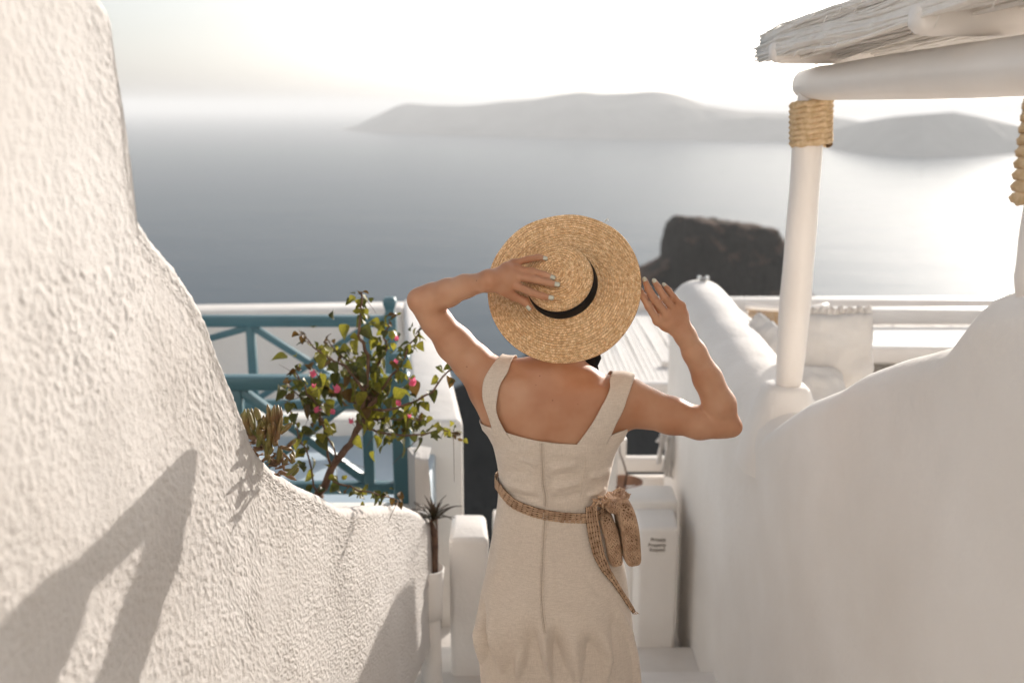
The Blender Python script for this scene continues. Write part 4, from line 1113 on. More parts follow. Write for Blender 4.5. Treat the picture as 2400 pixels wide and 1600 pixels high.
class Torso:
    tab = [  # v, left u, right u, half depth, centre y
        (1700, 1165, 1455, .085, 2.505), (1600, 1140, 1468, .108, 2.495), (1520, 1138, 1470, .120, 2.485), (1450, 1140, 1467, .122, 2.485), (1340, 1152, 1453, .112, 2.492), (1240, 1170, 1430, .095, 2.505),
        (1165, 1182, 1410, .086, 2.512), (1100, 1177, 1424, .092, 2.508), (1050, 1167, 1434, .100, 2.502), (1000, 1154, 1441, .104, 2.498), (950, 1143, 1450, .100, 2.492), (910, 1150, 1448, .088, 2.488), (880, 1182, 1424, .066, 2.486), (862, 1215, 1395, .05, 2.486), (850, 1235, 1370, .04, 2.486)]
    def __init__(s):
        rows = []
        for v, l, r, b, cy in s.tab:
            a = Py(l, v, YB); c = Py(r, v, YB); rows.append((a.z, (a.x + c.x) / 2, (c.x - a.x) / 2, b, cy))
        s.rows = np.array(rows); zs = np.linspace(s.rows[0, 0], s.rows[-1, 0], 300); s.z = zs
        tabs = []
        for k in range(1, 5):
            y = np.interp(zs, s.rows[:, 0], s.rows[:, k])
            for _ in range(3): y = np.convolve(np.pad(y, 5, mode='edge'), np.ones(11) / 11, 'valid')
            tabs.append(y)
        s.t = tabs
    def par(s, z): return [np.interp(z, s.z, t) for t in s.t]
    def box(s): return np.array((s.rows[:, 1].min() - .25, 2.34, s.z[0])), np.array((s.rows[:, 1].max() + .25, 2.64, s.z[-1] + .01))
    def __call__(s, P):
        z = P[..., 2]; cx, a, b, cy = s.par(z)
        x = np.abs(P[..., 0] - cx) / a; y = np.abs(P[..., 1] - cy) / b
        p = 2.35; r = (x ** p + y ** p) ** (1 / p)
        d = (r - 1) * np.minimum(a, b) * .95
        return smax(smax(d, z - s.z[-1], .02), s.z[0] - z, .02)
torso = Torso()
def W(u, v, y): return A3(Py(u, v, y))
# --- hat frame (needed for head and hands)
HB = A3(Pd(1320, 671, 2.50)); HT = A3(Pd(1302, 638, 2.418)); HA = (HT - HB) / np.linalg.norm(HT - HB); HH = np.linalg.norm(HT - HB)
hx = np.cross((0, 0, 1.0), HA); hx /= np.linalg.norm(hx); hy = np.cross(HA, hx)
def crown_pt(u, v, off):
    """pixel ray against the plane of the crown top, lifted by off"""
    d = A3(ray(u, v)); o = A3(C0); t = ((HT - o) @ HA + off) / (d @ HA); return o + d * t
# --- head
hup = HA * .62 + np.array((0, 0, 1)) * .78; hup /= np.linalg.norm(hup); hrt = np.array((1.0, 0, 0)); hrt -= hup * (hrt @ hup); hrt /= np.linalg.norm(hrt); hfw = np.cross(hup, hrt)
HM = np.stack([hrt, hfw, hup], 1)
HC = HB - HA * .042 + np.array((0, .012, -.004))
def hd(x, y, z): return HC + hrt * x + hfw * y + hup * z
head = Comp([(Ell(hd(0, 0, .012), (.073, .088, .094), HM), 0), (Ell(hd(0, .030, -.048), (.056, .058, .072), HM), .03), (Ell(hd(0, .062, -.098), (.022, .02, .018), HM), .025),
             (Cone(hd(0, .083, .0), .007, hd(0, .102, -.036), .011), .012), (Ell(hd(0, .078, -.068), (.025, .016, .010), HM), .01),
             (Ell(hd(.073, .0, -.02), (.010, .018, .030), HM), .006), (Ell(hd(-.073, .0, -.02), (.010, .018, .030), HM), .006),
             (Ell(hd(.032, .072, .004), (.024, .014, .010), HM), .012), (Ell(hd(-.032, .072, .004), (.024, .014, .010), HM), .012)])
neck_lo = W(1290, 905, 2.498); neck_hi = hd(0, -.018, -.075)
parts = [(torso, 0), (Cone(neck_lo, .054, neck_hi, .050), .04), (head, .03)]
# shoulders and trapezius
LS = W(1152, 897, 2.49); RS = W(1463, 934, 2.49)
parts += [(Cone(W(1285, 872, 2.48), .046, W(1190, 878, 2.485), .034), .03), (Cone(W(1305, 898, 2.48), .040, W(1395, 930, 2.485), .028), .022)]
parts += [(Cone(W(1190, 905, 2.49), .05, LS, .050), .04), (Cone(W(1420, 940, 2.49), .048, RS, .052), .04)]
parts += [(Ell(W(1212, 942, 2.433), (.050, .023, .064)), .024), (Ell(W(1398, 962, 2.431), (.050, .024, .062)), .024)]
# lats, running to the raised arms
parts += [(Cone(W(1165, 1000, 2.47), .03, W(1140, 925, 2.475), .036), .03), (Cone(W(1430, 1020, 2.47), .03, W(1462, 960, 2.475), .036), .03)]
def chain(pts, k=.012): 
    it = []
    for (a, ra), (b, rb) in zip(pts[:-1], pts[1:]): it.append((Cone(a, ra, b, rb), k))
    return Comp(it)
uarmL = chain([(LS, .0520), (W(1108, 850, 2.49), .0485), (W(1066, 806, 2.485), .0450), (W(1022, 752, 2.468), .0365), (W(993, 708, 2.455), .0335)], .02)
LW_ = A3(Pd(1146, 658, 2.392))
farmL = chain([(W(993, 706, 2.455), .0335), (W(1015, 699, 2.45), .0365), (W(1050, 686, 2.43), .0335), (W(1090, 671, 2.405), .0275), (LW_, .0235)], .015)
uarmR = chain([(RS, .0535), (W(1515, 956, 2.49), .0505), (W(1572, 973, 2.49), .0468), (W(1640, 991, 2.49), .0405), (W(1696, 993, 2.49), .0345)], .02)
RW_ = W(1606, 786, 2.452)
farmR = chain([(W(1700, 990, 2.49), .0350), (W(1686, 948, 2.485), .0415), (W(1658, 886, 2.475), .0360), (W(1627, 825, 2.46), .0290), (RW_, .0245)], .015)
parts += [(Cone(W(1698, 990, 2.487), .032, W(1721, 1001, 2.48), .0175), .03), (Cone(W(992, 705, 2.455), .031, W(976, 700, 2.45), .0165), .018)]
parts += [(uarmL, .035), (uarmR, .035), (farmL, .010), (farmR, .008)]
# hands
def hand(wrist, mcps, fingers, thumb, kp=.014):
    palm = Comp([(Cone(wrist, .0205, m * .72 + wrist * .28, .0125), kp) for m in mcps] + [(Cone(m * .72 + wrist * .28, .0125, m, .0098), kp) for m in mcps] + [(Cone(mcps[i], .0092, mcps[i + 1], .0092), .008) for i in range(3)])
    outs = []
    for f in fingers: outs.append(f)
    outs.append(thumb)
    class H:
        def box(s):
            b = [palm.box()] + [o.box() for o in outs]; return np.min([q[0] for q in b], 0), np.max([q[1] for q in b], 0)
        def __call__(s, P):
            d0 = palm(P); d = None
            for o in outs:
                q = smin(d0, o(P), .0075); d = q if d is None else np.minimum(d, q)
            return d
    return H()
rf = (.0104, .0097, .0087, .0068)
def fchain(pts, s=1.0): return chain([(p, r * s) for p, r in zip(pts, rf)], .004)
# left hand, spread over the crown
cp = crown_pt
L_f = [[cp(1203, 618, .020), cp(1238, 608, .024), cp(1262, 603, .014), cp(1279, 606, .009)],
       [cp(1212, 632, .026), cp(1249, 637, .026), cp(1276, 644, .015), cp(1297, 651, .0085)],
       [cp(1213, 648, .027), cp(1255, 656, .027), cp(1286, 663, .015), cp(1307, 667, .0085)],
       [cp(1203, 667, .024), cp(1244, 685, .026), cp(1272, 694, .015), cp(1293, 698, .009)]]
thumbL = chain([(A3(Pd(1170, 676, 2.395)), .0135), (cp(1204, 694, .006), .0115), (cp(1229, 705, -.004), .0102), (cp(1243, 721, -.010), .0075)], .006)
handL = hand(LW_, [f[0] for f in L_f], [fchain(f, s) for f, s in zip(L_f, (.88, .98, 1.02, 1.0))], thumbL)
# right hand, fingertips on the brim
def wr(u, v, y): return W(u, v, y)
R_f = [[wr(1541, 752, 2.440), wr(1520, 718, 2.428), wr(1507, 695, 2.434), wr(1499, 676, 2.444)],
       [wr(1563, 739, 2.437), wr(1535, 702, 2.424), wr(1519, 676, 2.432), wr(1511, 655, 2.444)],
       [wr(1582, 728, 2.440), wr(1557, 697, 2.428), wr(1543, 674, 2.436), wr(1533, 658, 2.446)],
       [wr(1597, 717, 2.446), wr(1579, 697, 2.438), wr(1567, 680, 2.443), wr(1556, 667, 2.452)]]
thumbR = chain([(wr(1592, 772, 2.47), .014), (wr(1556, 742, 2.492), .0115), (wr(1528, 715, 2.497), .0102), (wr(1512, 693, 2.492), .0078)], .006)
handR = hand(RW_, [f[0] for f in R_f], [fchain(f, s) for f, s in zip(R_f, (.98, 1.0, .97, .86))], thumbR)
parts += [(handL, .012), (handR, .012)]
# legs and feet (under the dress)
hipL = W(1215, 1545, 2.50); hipR = W(1392, 1545, 2.50)
for sgn, hip, fx in ((-1, hipL, .02), (1, hipR, .19)):
    kn = np.array((fx * .8 + hip[0] * .2, 2.49, .46)); an = np.array((fx, 2.50, .09)); toe = np.array((fx + sgn * .02, 2.66, .026)); heel = np.array((fx, 2.46, .032))
    parts += [(chain([(hip, .074), (hip * .4 + kn * .6, .060), (kn, .050)], .02), .03), (chain([(kn, .052), (kn * .65 + an * .35 + np.array((0, -.012, 0)), .053), (an, .034)], .02), .015), (Comp([(Cone(heel, .030, toe, .024), .02), (Cone(an, .034, np.array((fx + sgn * .01, 2.58, .05)), .026), .02)]), .02)]
spine = chain([(W(1290, 905, 2.374), .012), (W(1284, 1000, 2.368), .015), (W(1279, 1110, 2.39), .014)], .01)
def body_sdf(P, hands=True):
    d = None
    for f, k in parts:
        q = f(P); d = q if d is None else smin(d, q, k)
    return smax(d, -spine(P) - 0, .03)
def surface_nets(F, org, h):
    S = F < 0; c = np.zeros(tuple(n - 1 for n in F.shape), np.int8)
    offs = [(i, j, k) for i in (0, 1) for j in (0, 1) for k in (0, 1)]
    for i, j, k in offs: c += S[i:F.shape[0] - 1 + i, j:F.shape[1] - 1 + j, k:F.shape[2] - 1 + k]
    act = (c > 0) & (c < 8); I = np.argwhere(act); ids = np.full(c.shape, -1, np.int32); ids[act] = np.arange(len(I))
    pos = np.zeros((len(I), 3)); cnt = np.zeros(len(I))
    for a in offs:
        for ax in range(3):
            if a[ax]: continue
            b = list(a); b[ax] = 1
            fa = F[I[:, 0] + a[0], I[:, 1] + a[1], I[:, 2] + a[2]]; fb = F[I[:, 0] + b[0], I[:, 1] + b[1], I[:, 2] + b[2]]
            m = (fa < 0) != (fb < 0); t = np.where(m, fa / np.where(m, fa - fb, 1), 0)
            p = np.array(a, float)[None].repeat(len(I), 0); p[:, ax] += t; pos[m] += p[m]; cnt[m] += 1
    V = org + (I + pos / cnt[:, None]) * h; Q = []
    for ax in range(3):
        o1, o2 = (ax + 1) % 3, (ax + 2) % 3
        sl0 = [slice(1, -1)] * 3; sl1 = [slice(1, -1)] * 3
        sl0[ax] = slice(0, -1); sl1[ax] = slice(1, None)
        s0 = S[tuple(sl0)]; s1 = S[tuple(sl1)]; E = np.argwhere(s0 != s1); fl = s0[E[:, 0], E[:, 1], E[:, 2]]
        E = E.copy(); E[:, o1] += 1; E[:, o2] += 1
        def cell(d1, d2):
            q = E.copy(); q[:, o1] += d1; q[:, o2] += d2; return ids[q[:, 0], q[:, 1], q[:, 2]]
        quad = np.stack([cell(-1, -1), cell(0, -1), cell(0, 0), cell(-1, 0)], 1)
        quad[~fl] = quad[~fl][:, ::-1]; Q.append(quad)
    Q = np.concatenate(Q); Q = Q[(Q >= 0).all(1)]
    return V, Q
def mesh_sdf(parts, h, pad=.012, post=None):
    bs = [p[0].box() for p in parts]; lo = np.min([b[0] for b in bs], 0) - pad; hi = np.max([b[1] for b in bs], 0) + pad
    n = np.ceil((hi - lo) / h).astype(int) + 1; F = np.full(tuple(n), .5, np.float32)
    ax = [lo[i] + h * np.arange(n[i]) for i in range(3)]
    for (f, k), (b0, b1) in zip(parts, bs):
        i0 = np.maximum(0, np.floor((b0 - lo - k - .012) / h).astype(int)); i1 = np.minimum(n, np.ceil((b1 - lo + k + .012) / h).astype(int) + 1)
        g = np.stack(np.meshgrid(*[ax[q][i0[q]:i1[q]] for q in range(3)], indexing='ij'), -1)
        sl = tuple(slice(i0[q], i1[q]) for q in range(3))
        F[sl] = smin(F[sl], f(g), k)
    if post is not None:
        f, k = post; b0, b1 = f.box(); i0 = np.maximum(0, np.floor((b0 - lo - .04) / h).astype(int)); i1 = np.minimum(n, np.ceil((b1 - lo + .04) / h).astype(int) + 1)
        g = np.stack(np.meshgrid(*[ax[q][i0[q]:i1[q]] for q in range(3)], indexing='ij'), -1); sl = tuple(slice(i0[q], i1[q]) for q in range(3))
        F[sl] = smax(F[sl], -f(g), k)
    return surface_nets(F, lo, h)
WO = thing('person', 'woman seen from behind in a beige linen sundress, both hands raised to her hat', 'person', (.105, 2.5, 0))
Vb, Fb = mesh_sdf(parts, .0034, post=(spine, .03))
body = link('body', np_mesh('body', Vb, Fb), M_skin, WO)
# hair cap, pinned up under the hat
hair_parts = [(Ell(hd(0, -.010, .020), (.078, .088, .097), HM), 0), (Ell(hd(0, -.075, -.02), (.045, .03, .04), HM), .03)]
class Cut:
    def __init__(s, f): s.f = f
    def box(s): return s.f.box()
    def __call__(s, P):
        q = (P - HC) @ HM; return smax(s.f(P), q[..., 1] * .9 - q[..., 2] * .35 - .035, .006)
Vh, Fh = mesh_sdf([(Cut(Comp(hair_parts)), 0)], .005)
link('hair', np_mesh('hair', Vh, Fh), M_hair, WO)
for s in (-1, 1):
    V_, F_ = lathe([(.0, -.010), (.006, -.008), (.010, .0), (.006, .008), (.0, .010)], *hd(s * .032, .0745, -.010), 12); MB().add(V_, F_).build('eye', M_eye, WO, smooth=True)

# fingernails
def nail(tip, dip, w, L, up):
    tip = Vector(tip); d = (tip - Vector(dip)).normalized(); up = Vector(up); up = (up - d * up.dot(d)).normalized(); sd = d.cross(up)
    n, m = 7, 6; V = []
    for i in range(n):
        g = i / (n - 1); wd = w * (1 if g < .65 else math.sqrt(max(.0, 1 - ((g - .65) / .42) ** 2))) * (1 if g > .12 else .86)
        for j in range(m):
            a = (j / (m - 1) - .5) * 2; th = a * .95
            V.append(tip + d * (-L * .60 + L * g) + sd * (math.sin(th) * wd * 1.08) + up * (w * (.42 + .95 * math.cos(th)) - .0014 * g + .0006))
    o = MB().add(V, [tuple(f) for f in grid_faces(n, m)]).build('fingernail', M_nail, body, smooth=True)
    s_ = o.modifiers.new('t', 'SOLIDIFY'); s_.thickness = .0008; s_.offset = -1
camdir = (A3(C0) - np.array(HB)); camdir /= np.linalg.norm(camdir)
for f, s in zip(L_f, (.85, .98, 1.02, 1.0)): nail(f[3], f[2], .0058 * s, .0125 * s, camdir * .9 + HA * .2)
nail(cp(1243, 721, -.010), cp(1229, 705, -.004), .0060, .0125, camdir * .75 + np.array((-.5, 0, -.25)))
for f, s in zip(R_f, (.98, 1.0, .96, .84)): nail(f[3], f[2], .0059 * s, .0125 * s, camdir + np.array((-.18, 0, .12)))

# ------------------------------------------------------------------ dress
def grad(f, P, e=.0012):
    g = np.stack([f(P + np.array(d) * e) - f(P - np.array(d) * e) for d in ((1, 0, 0), (0, 1, 0), (0, 0, 1))], -1)
    return g / np.maximum(np.linalg.norm(g, axis=-1, keepdims=True), 1e-9)
def project(f, P, off, it=9):
    P = P.copy()
    for _ in range(it): P -= grad(f, P) * np.clip(f(P) - off, -.03, .03)[:, None]
    return P
noarm = [p for p in parts if p[0] not in (handL, handR, farmL, farmR)]
def upper_sdf(P):
    d = None
    for f, k in noarm[:15]: q = f(P); d = q if d is None else smin(d, q, k)
    return d
trunk_parts = [parts[0], parts[7], parts[8], parts[9], parts[10]]
def trunk_sdf(P):
    d = None
    for f, k in trunk_parts: q = f(P); d = q if d is None else smin(d, q, k)
    return d
def polyline_d(u, v, pts):
    d = np.full(u.shape, 1e9); tt = np.zeros(u.shape); L = len(pts) - 1
    for i in range(L):
        ax_, ay = pts[i]; bx, by = pts[i + 1]; dx, dy = bx - ax_, by - ay
        t = np.clip(((u - ax_) * dx + (v - ay) * dy) / (dx * dx + dy * dy), 0, 1)
        q = np.hypot(u - ax_ - t * dx, v - ay - t * dy); m = q < d; d = np.where(m, q, d); tt = np.where(m, (i + t) / L, tt)
    return d, tt
def k2(*pts): return [(1050 + x / 2.613, 1000 + y / 2.613) for x, y in pts]
WR = [  # polyline, half width in px, height in m (positive: ridge)
    (k2((430, 190), (500, 205), (560, 235)), 7, .0030), (k2((340, 250), (430, 285), (520, 275)), 8, -.0028), (k2((335, 335), (430, 370), (560, 400)), 7, .0032), (k2((350, 395), (450, 430), (580, 440)), 6, -.003),
    (k2((600, 260), (700, 240), (800, 225)), 8, .003), (k2((610, 320), (720, 300), (820, 300)), 8, -.003), (k2((620, 375), (730, 355), (830, 325)), 8, .0032), (k2((620, 440), (730, 430), (840, 395)), 7, -.0028),
    (k2((850, 305), (930, 290), (1000, 250)), 7, .0035), (k2((850, 355), (920, 340), (985, 305)), 7, -.0035), (k2((840, 420), (910, 400), (965, 360)), 6, .0035), (k2((600, 150), (760, 165), (900, 130)), 12, .0016), (k2((330, 140), (420, 150), (540, 140)), 10, .0016),
    (k2((205, 1000), (200, 1120), (225, 1250), (290, 1400), (345, 1568)), 8, -.016), (k2((262, 1010), (280, 1220), (330, 1400), (395, 1568)), 13, .013), (k2((185, 1120), (190, 1250), (250, 1420), (300, 1568)), 8, .012),
    (k2((420, 1100), (500, 1260), (535, 1420), (550, 1568)), 24, -.010), (k2((575, 1180), (595, 1320), (610, 1430), (645, 1568)), 13, .016), (k2((700, 1150), (655, 1290), (655, 1430), (690, 1568)), 16, -.010),
    (k2((760, 1200), (770, 1400), (785, 1568)), 18, .011), (k2((1000, 1120), (1050, 1300), (1045, 1450), (1020, 1568)), 13, -.012), (k2((1000, 1000), (1070, 1200), (1105, 1380), (1125, 1568)), 10, .012),
    (k2((860, 1200), (890, 1400), (870, 1568)), 15, -.010), (k2((945, 1180), (965, 1400), (930, 1568)), 12, .012), (k2((440, 1330), (455, 1568)), 11, .011), (k2((330, 700), (300, 950)), 14, .003), (k2((900, 800), (960, 1050)), 16, -.003), (k2((420, 600), (400, 900)), 20, -.002), (k2((640, 600), (630, 1100)), 9, .0014)]
def wrinkle(P, back):
    u, v = proj(P); h = np.zeros(len(P))
    for pts, w, a in WR:
        d, t = polyline_d(u, v, pts); env = np.clip(np.minimum(t, 1 - t) * 4, .0, 1) if pts[-1][1] < 1595 else np.clip(t * 1.9, 0, 1)
        env = env * env * (3 - 2 * env)
        h += (a * 2.0 if pts[0][1] < 1250 else a * 2.4) * env * np.exp(-(d / w) ** 2)
    return h * back
DR = bpy.data.objects.new('dress', None); coll.objects.link(DR); adopt(DR, WO)
DR.empty_display_size = .1
NT = 260
th = np.linspace(0, 2 * np.pi, NT, endpoint=False)          # 0 = +x, -pi/2 = back (towards camera)
zw = Py(1277, 1185, YB).z
# neckline height as a function of x on the back; front is a straight line
nk_px = [(1120, 985), (1141, 1003), (1168, 1008), (1187, 1013), (1228, 1021), (1267, 1028), (1310, 1033), (1352, 1036), (1380, 1030), (1420, 1024), (1440, 1017), (1470, 1010)]
nk = [(Py(u, v, 2.41).x, Py(u, v, 2.41).z) for u, v in nk_px]
bt_px = [(1174, 1153), (1190, 1168), (1207, 1181), (1232, 1189), (1260, 1196), (1290, 1201), (1318, 1205), (1350, 1208), (1383, 1211), (1412, 1206)]
bc = [Py(u, v, 2.43) for u, v in bt_px]
def belt_z(x, sn):
    zb_ = np.interp(x, [p.x for p in bc], [p.z for p in bc]); zf_ = bc[0].z + (bc[-1].z - bc[0].z) * np.clip((x - bc[0].x) / (bc[-1].x - bc[0].x), 0, 1)
    w = np.clip(-sn * 2 + .5, 0, 1); return zb_ * w + zf_ * (1 - w)
_cx, _a, _b, _cy = [float(q) for q in torso.par(np.asarray(zw))]
rows = 110; Vd = []
ring_back = -np.sin(th)
def ring_pts(z, grow=0.0):
    cx, a, b, cy = torso.par(np.asarray(z)); c, s = np.cos(th), np.sin(th); p = 2.35
    q = (np.abs(c) ** p + np.abs(s) ** p) ** (-1 / p)
    return np.stack([cx + (a + grow) * c * q, cy + (b + grow) * s * q, np.broadcast_to(z, th.shape)], 1)
xb = ring_pts(np.full(NT, Py(1300, 1020, 2.41).z))[:, 0]
ztop_back = np.interp(xb, [k[0] for k in nk], [k[1] for k in nk])
ztop_front = np.full(NT, ztop_back.mean() + .035)
bk = np.clip(ring_back * 2.5 + .5, 0, 1); ztop = ztop_back * bk + ztop_front * (1 - bk)
grid = []
zlow = belt_z(_cx + _a * np.cos(th), np.sin(th)) - .010
for j in range(rows):
    g = j / (rows - 1); z = zlow + (ztop - zlow) * g; P = ring_pts(z, .006)
    grid.append(P)
P = np.concatenate(grid); P = project(trunk_sdf, P, .0055)
zfix = np.concatenate([zlow + (ztop - zlow) * (j / (rows - 1)) for j in range(rows)]); P[:, 2] = zfix
N_ = grad(trunk_sdf, P); back = np.clip(-N_[:, 1] * 1.6 + .1, 0, 1)
P = P + N_ * (np.maximum(wrinkle(P, back), -.0038) + .0018 + .0008 * fbm(P * 40, 2))[:, None]
bod = P
o = link('bodice', np_mesh('bodice', bod, grid_faces(rows, NT, cv=True)[:, ::-1]), M_linen, DR)
s_ = o.modifiers.new('t', 'SOLIDIFY'); s_.thickness = .0022; s_.offset = -1
# skirt
sk_tab = [(1185, 1179, 1412, .089, 2.512), (1215, 1172, 1420, .094, 2.506), (1268, 1154, 1438, .105, 2.498), (1337, 1139, 1453, .122, 2.490), (1400, 1122, 1462, .144, 2.482), (1440, 1115, 1467, .148, 2.485), (1480, 1119, 1474, .146, 2.497), (1520, 1132, 1482, .140, 2.512), (1551, 1148, 1487, .136, 2.525), (1600, 1170, 1492, .134, 2.54), (1700, 1185, 1500, .15, 2.50), (2300, 1160, 1530, .21, 2.50)]
skr = []
for v, l, r, b, cy in sk_tab:
    if v < 1650: a = Py(l, v, YB); c = Py(r, v, YB); skr.append((a.z, (a.x + c.x) / 2, (c.x - a.x) / 2, b, cy))
z_last = skr[-1]; skr.append((.42, z_last[1] - .01, .215, .18, 2.52)); skr.append((.22, z_last[1] - .012, .235, .20, 2.50))
skr = np.array(skr)[::-1]
zs_ = np.linspace(skr[0, 0], skr[-1, 0], 240); tb = []
for k in range(1, 5):
    y = np.interp(zs_, skr[:, 0], skr[:, k])
    for _ in range(3): y = np.convolve(np.pad(y, 5, mode='edge'), np.ones(11) / 11, 'valid')
    tb.append(y)
NS = 360; ths = np.linspace(0, 2 * np.pi, NS, endpoint=False); zs2 = np.linspace(.22, zw + .012, 250)
Z, T_ = np.meshgrid(zs2, ths, indexing='ij'); zt_s = belt_z(_cx + _a * np.cos(ths), np.sin(ths)) + .006; Z = .22 + (Z - .22) / (zs2[-1] - .22) * (zt_s[None, :] - .22); cx, a, b, cy = [np.interp(Z, zs_, t) for t in tb]
low = np.clip((1.0 - Z) / .8, 0, 1)
fold = low ** 1.3 * (.020 * np.sin(T_ * 7 + 1.1 + 2.0 * np.sin(Z * 3)) + .012 * np.sin(T_ * 13 + Z * 4) + .007 * np.sin(T_ * 22 + 2 + Z * 6))
c, s = np.cos(T_), np.sin(T_); p = 2.25; q = (np.abs(c) ** p + np.abs(s) ** p) ** (-1 / p)
vis = np.clip((Z - .35) / .3, 0, 1); fold = fold * (1 - .75 * vis * (1 - np.clip(s, 0, 1)))
P = np.stack([cx + (a + fold) * c * q, cy + (b + fold) * s * q, Z], -1).reshape(-1, 3)
w_ = np.clip((P[:, 2] - (np.tile(zt_s, 250) - .085)) / .075, 0, 1)[:, None]; tz = P[:, 2].copy(); Pq = project(trunk_sdf, P[w_[:, 0] > 0], .0058); Pf = P.copy(); Pf[w_[:, 0] > 0] = Pq
P = P * (1 - w_) + Pf * w_; P[:, 2] = tz
# two soft volumes under the cloth
for uc, vc, am, wd in ((1215, 1440, .012, 75), (1365, 1455, .012, 75)):
    u, v = proj(P); P[:, 1] -= am * np.exp(-(((u - uc) / wd) ** 2 + ((v - vc) / 75) ** 2)) * (P[:, 1] < 2.47)
nrm = np.stack([c * q, s * q, np.zeros_like(c)], -1).reshape(-1, 3); nrm /= np.linalg.norm(nrm, axis=1, keepdims=True)
back = np.clip(-nrm[:, 1] * 1.8 + .35, 0, 1)
P = P + nrm * (wrinkle(P, back) + .0012 * fbm(P * 14, 3))[:, None]
for _ in range(3): dl = body_sdf(P); P = P + nrm * np.clip(.010 - dl, 0, .05)[:, None]
o = link('skirt', np_mesh('skirt', P, grid_faces(250, NS, cv=True)[:, ::-1]), M_linen, DR)
s_ = o.modifiers.new('t', 'SOLIDIFY'); s_.thickness = .002; s_.offset = -1
# straps
def strap(inner, outer, front_x):
    """inner, outer: pixel edges from the neckline up to the shoulder; then over to the front"""
    n = 40; m = 15
    def res(pl, n):
        pl = np.array(pl, float); d = np.r_[0, np.cumsum(np.hypot(*np.diff(pl, axis=0).T))]; t = np.linspace(0, d[-1], n); return np.stack([np.interp(t, d, pl[:, 0]), np.interp(t, d, pl[:, 1])], 1)
    I, O = res(inner, n), res(outer, n); G = []
    for i in range(n):
        f = i / (n - 1); yb = 2.40 + .09 * f ** 3
        a = W(I[i, 0], I[i, 1], yb); b = W(O[i, 0], O[i, 1], yb)
        for j in range(m): G.append(a + (b - a) * (j / (m - 1)))
    topa, topb = G[-m], G[-1]
    nf = 26
    for i in range(1, nf):
        g = i / (nf - 1); ang = g * math.pi * .75
        dy = .03 * math.sin(min(ang, math.pi / 2)) + .075 * g; dz = -.20 * max(0, g - .12) ** 1.1
        for j in range(m):
            p = topa + (topb - topa) * (j / (m - 1)); tx = front_x + (j / (m - 1) - .5) * .055 * (1 if topb[0] > topa[0] else -1)
            G.append(np.array((p[0] + (tx - p[0]) * g * .8, p[1] + dy + .02, p[2] + dz + .006)))
    G = np.array(G); k = n + nf - 1; offs = np.full(k, .0076); offs[:9] = np.linspace(.0050, .0076, 9); offs = np.repeat(offs, m)
    G = project(upper_sdf, G, offs, 14)
    X = G.reshape(k, m, 3).copy()
    for _ in range(4): X[1:-1] = (X[:-2] + 2 * X[1:-1] + X[2:]) / 4
    for _ in range(2): X[:, 1:-1] = (X[:, :-2] + 2 * X[:, 1:-1] + X[:, 2:]) / 4
    X = X.reshape(-1, 3)
    Nn = grad(upper_sdf, X);     dv = upper_sdf(X); X = X + Nn * np.clip(offs - .0003 - dv, 0, .02)[:, None]
    o = link('strap', np_mesh('strap', X, grid_faces(k, m)), M_linen, DR)
    s_ = o.modifiers.new('t', 'SOLIDIFY'); s_.thickness = .0020; s_.offset = 0
    return o
strap([(1226, 1060), (1190, 1030), (1176, 1005), (1166, 984), (1162, 964), (1165, 945), (1172, 928), (1187, 885), (1199, 865), (1212, 848)],
      [(1150, 1060), (1141, 1030), (1136, 1000), (1131, 975), (1128, 945), (1129, 920), (1134, 888), (1148, 861), (1162, 848), (1178, 838)], Py(1195, 950, 2.56).x)
strap([(1330, 1065), (1352, 1036), (1368, 1014), (1384, 990), (1399, 962), (1411, 936), (1424, 902), (1438, 864)],
      [(1430, 1062), (1438, 1030), (1443, 1010), (1449, 988), (1458, 962), (1467, 934), (1476, 908), (1484, 888)], Py(1415, 950, 2.56).x)
# zip: dark slit, stitched lips, puller
zpx = [(1270, 1026), (1270, 1060), (1271, 1100), (1273, 1134), (1279, 1164), (1279, 1186)]; zpx2 = [(1279, 1200), (1277, 1215), (1273, 1280), (1270, 1344), (1269, 1400), (1272, 1440), (1278, 1482)]
from mathutils.bvhtree import BVHTree
bpy.context.view_layer.update()
def bvh_of(o):
    me = o.data; n = len(me.vertices); co = np.empty(n * 3, np.float32); me.vertices.foreach_get('co', co); return BVHTree.FromPolygons([Vector(p) for p in co.reshape(-1, 3)], [tuple(p.vertices) for p in me.polygons])
bv_bod = bvh_of(bpy.data.objects['bodice']); bv_sk = bvh_of(bpy.data.objects['skirt'])
def on_dress(u, v, lift):
    d = ray(u, v).normalized(); best = None
    for b in (bv_bod, bv_sk):
        h = b.ray_cast(C0, d)
        if h[0] is not None and (best is None or h[3] < best[3]): best = h
    return best[0] - d * lift if best else None
def along(px, n):
    px = np.array(px, float); d = np.r_[0, np.cumsum(np.hypot(*np.diff(px, axis=0).T))]; t = np.linspace(0, d[-1], n); return [(float(np.interp(q, d, px[:, 0])), float(np.interp(q, d, px[:, 1]))) for q in t]
for pl in (zpx, zpx2):
    pts = [on_dress(u, v, .0006) for u, v in along(pl, 26)]; pts = [p for p in pts if p is not None]
    MB().tube(pts, .0007, 6).build('zip', M_zip, DR, smooth=True)
    for s in (-1, 1):
        pts = [on_dress(u + s * 4.2, v, .0006) for u, v in along(pl, 26)]; pts = [p for p in pts if p is not None]
        MB().tube(pts, .0024, 8, flat=.6).build('zip_lip', M_linen, DR, smooth=True)
zp = on_dress(1270.5, 1032, .004)
V_ = []
MB().tube([zp, zp + Vector((.0, -.001, -.006)), zp + Vector((.0005, -.001, -.018)), zp + Vector((.0005, 0, -.026))], [.0012, .0022, .0034, .0020], 8).build('zip_pull', M_zipp, DR, smooth=True)
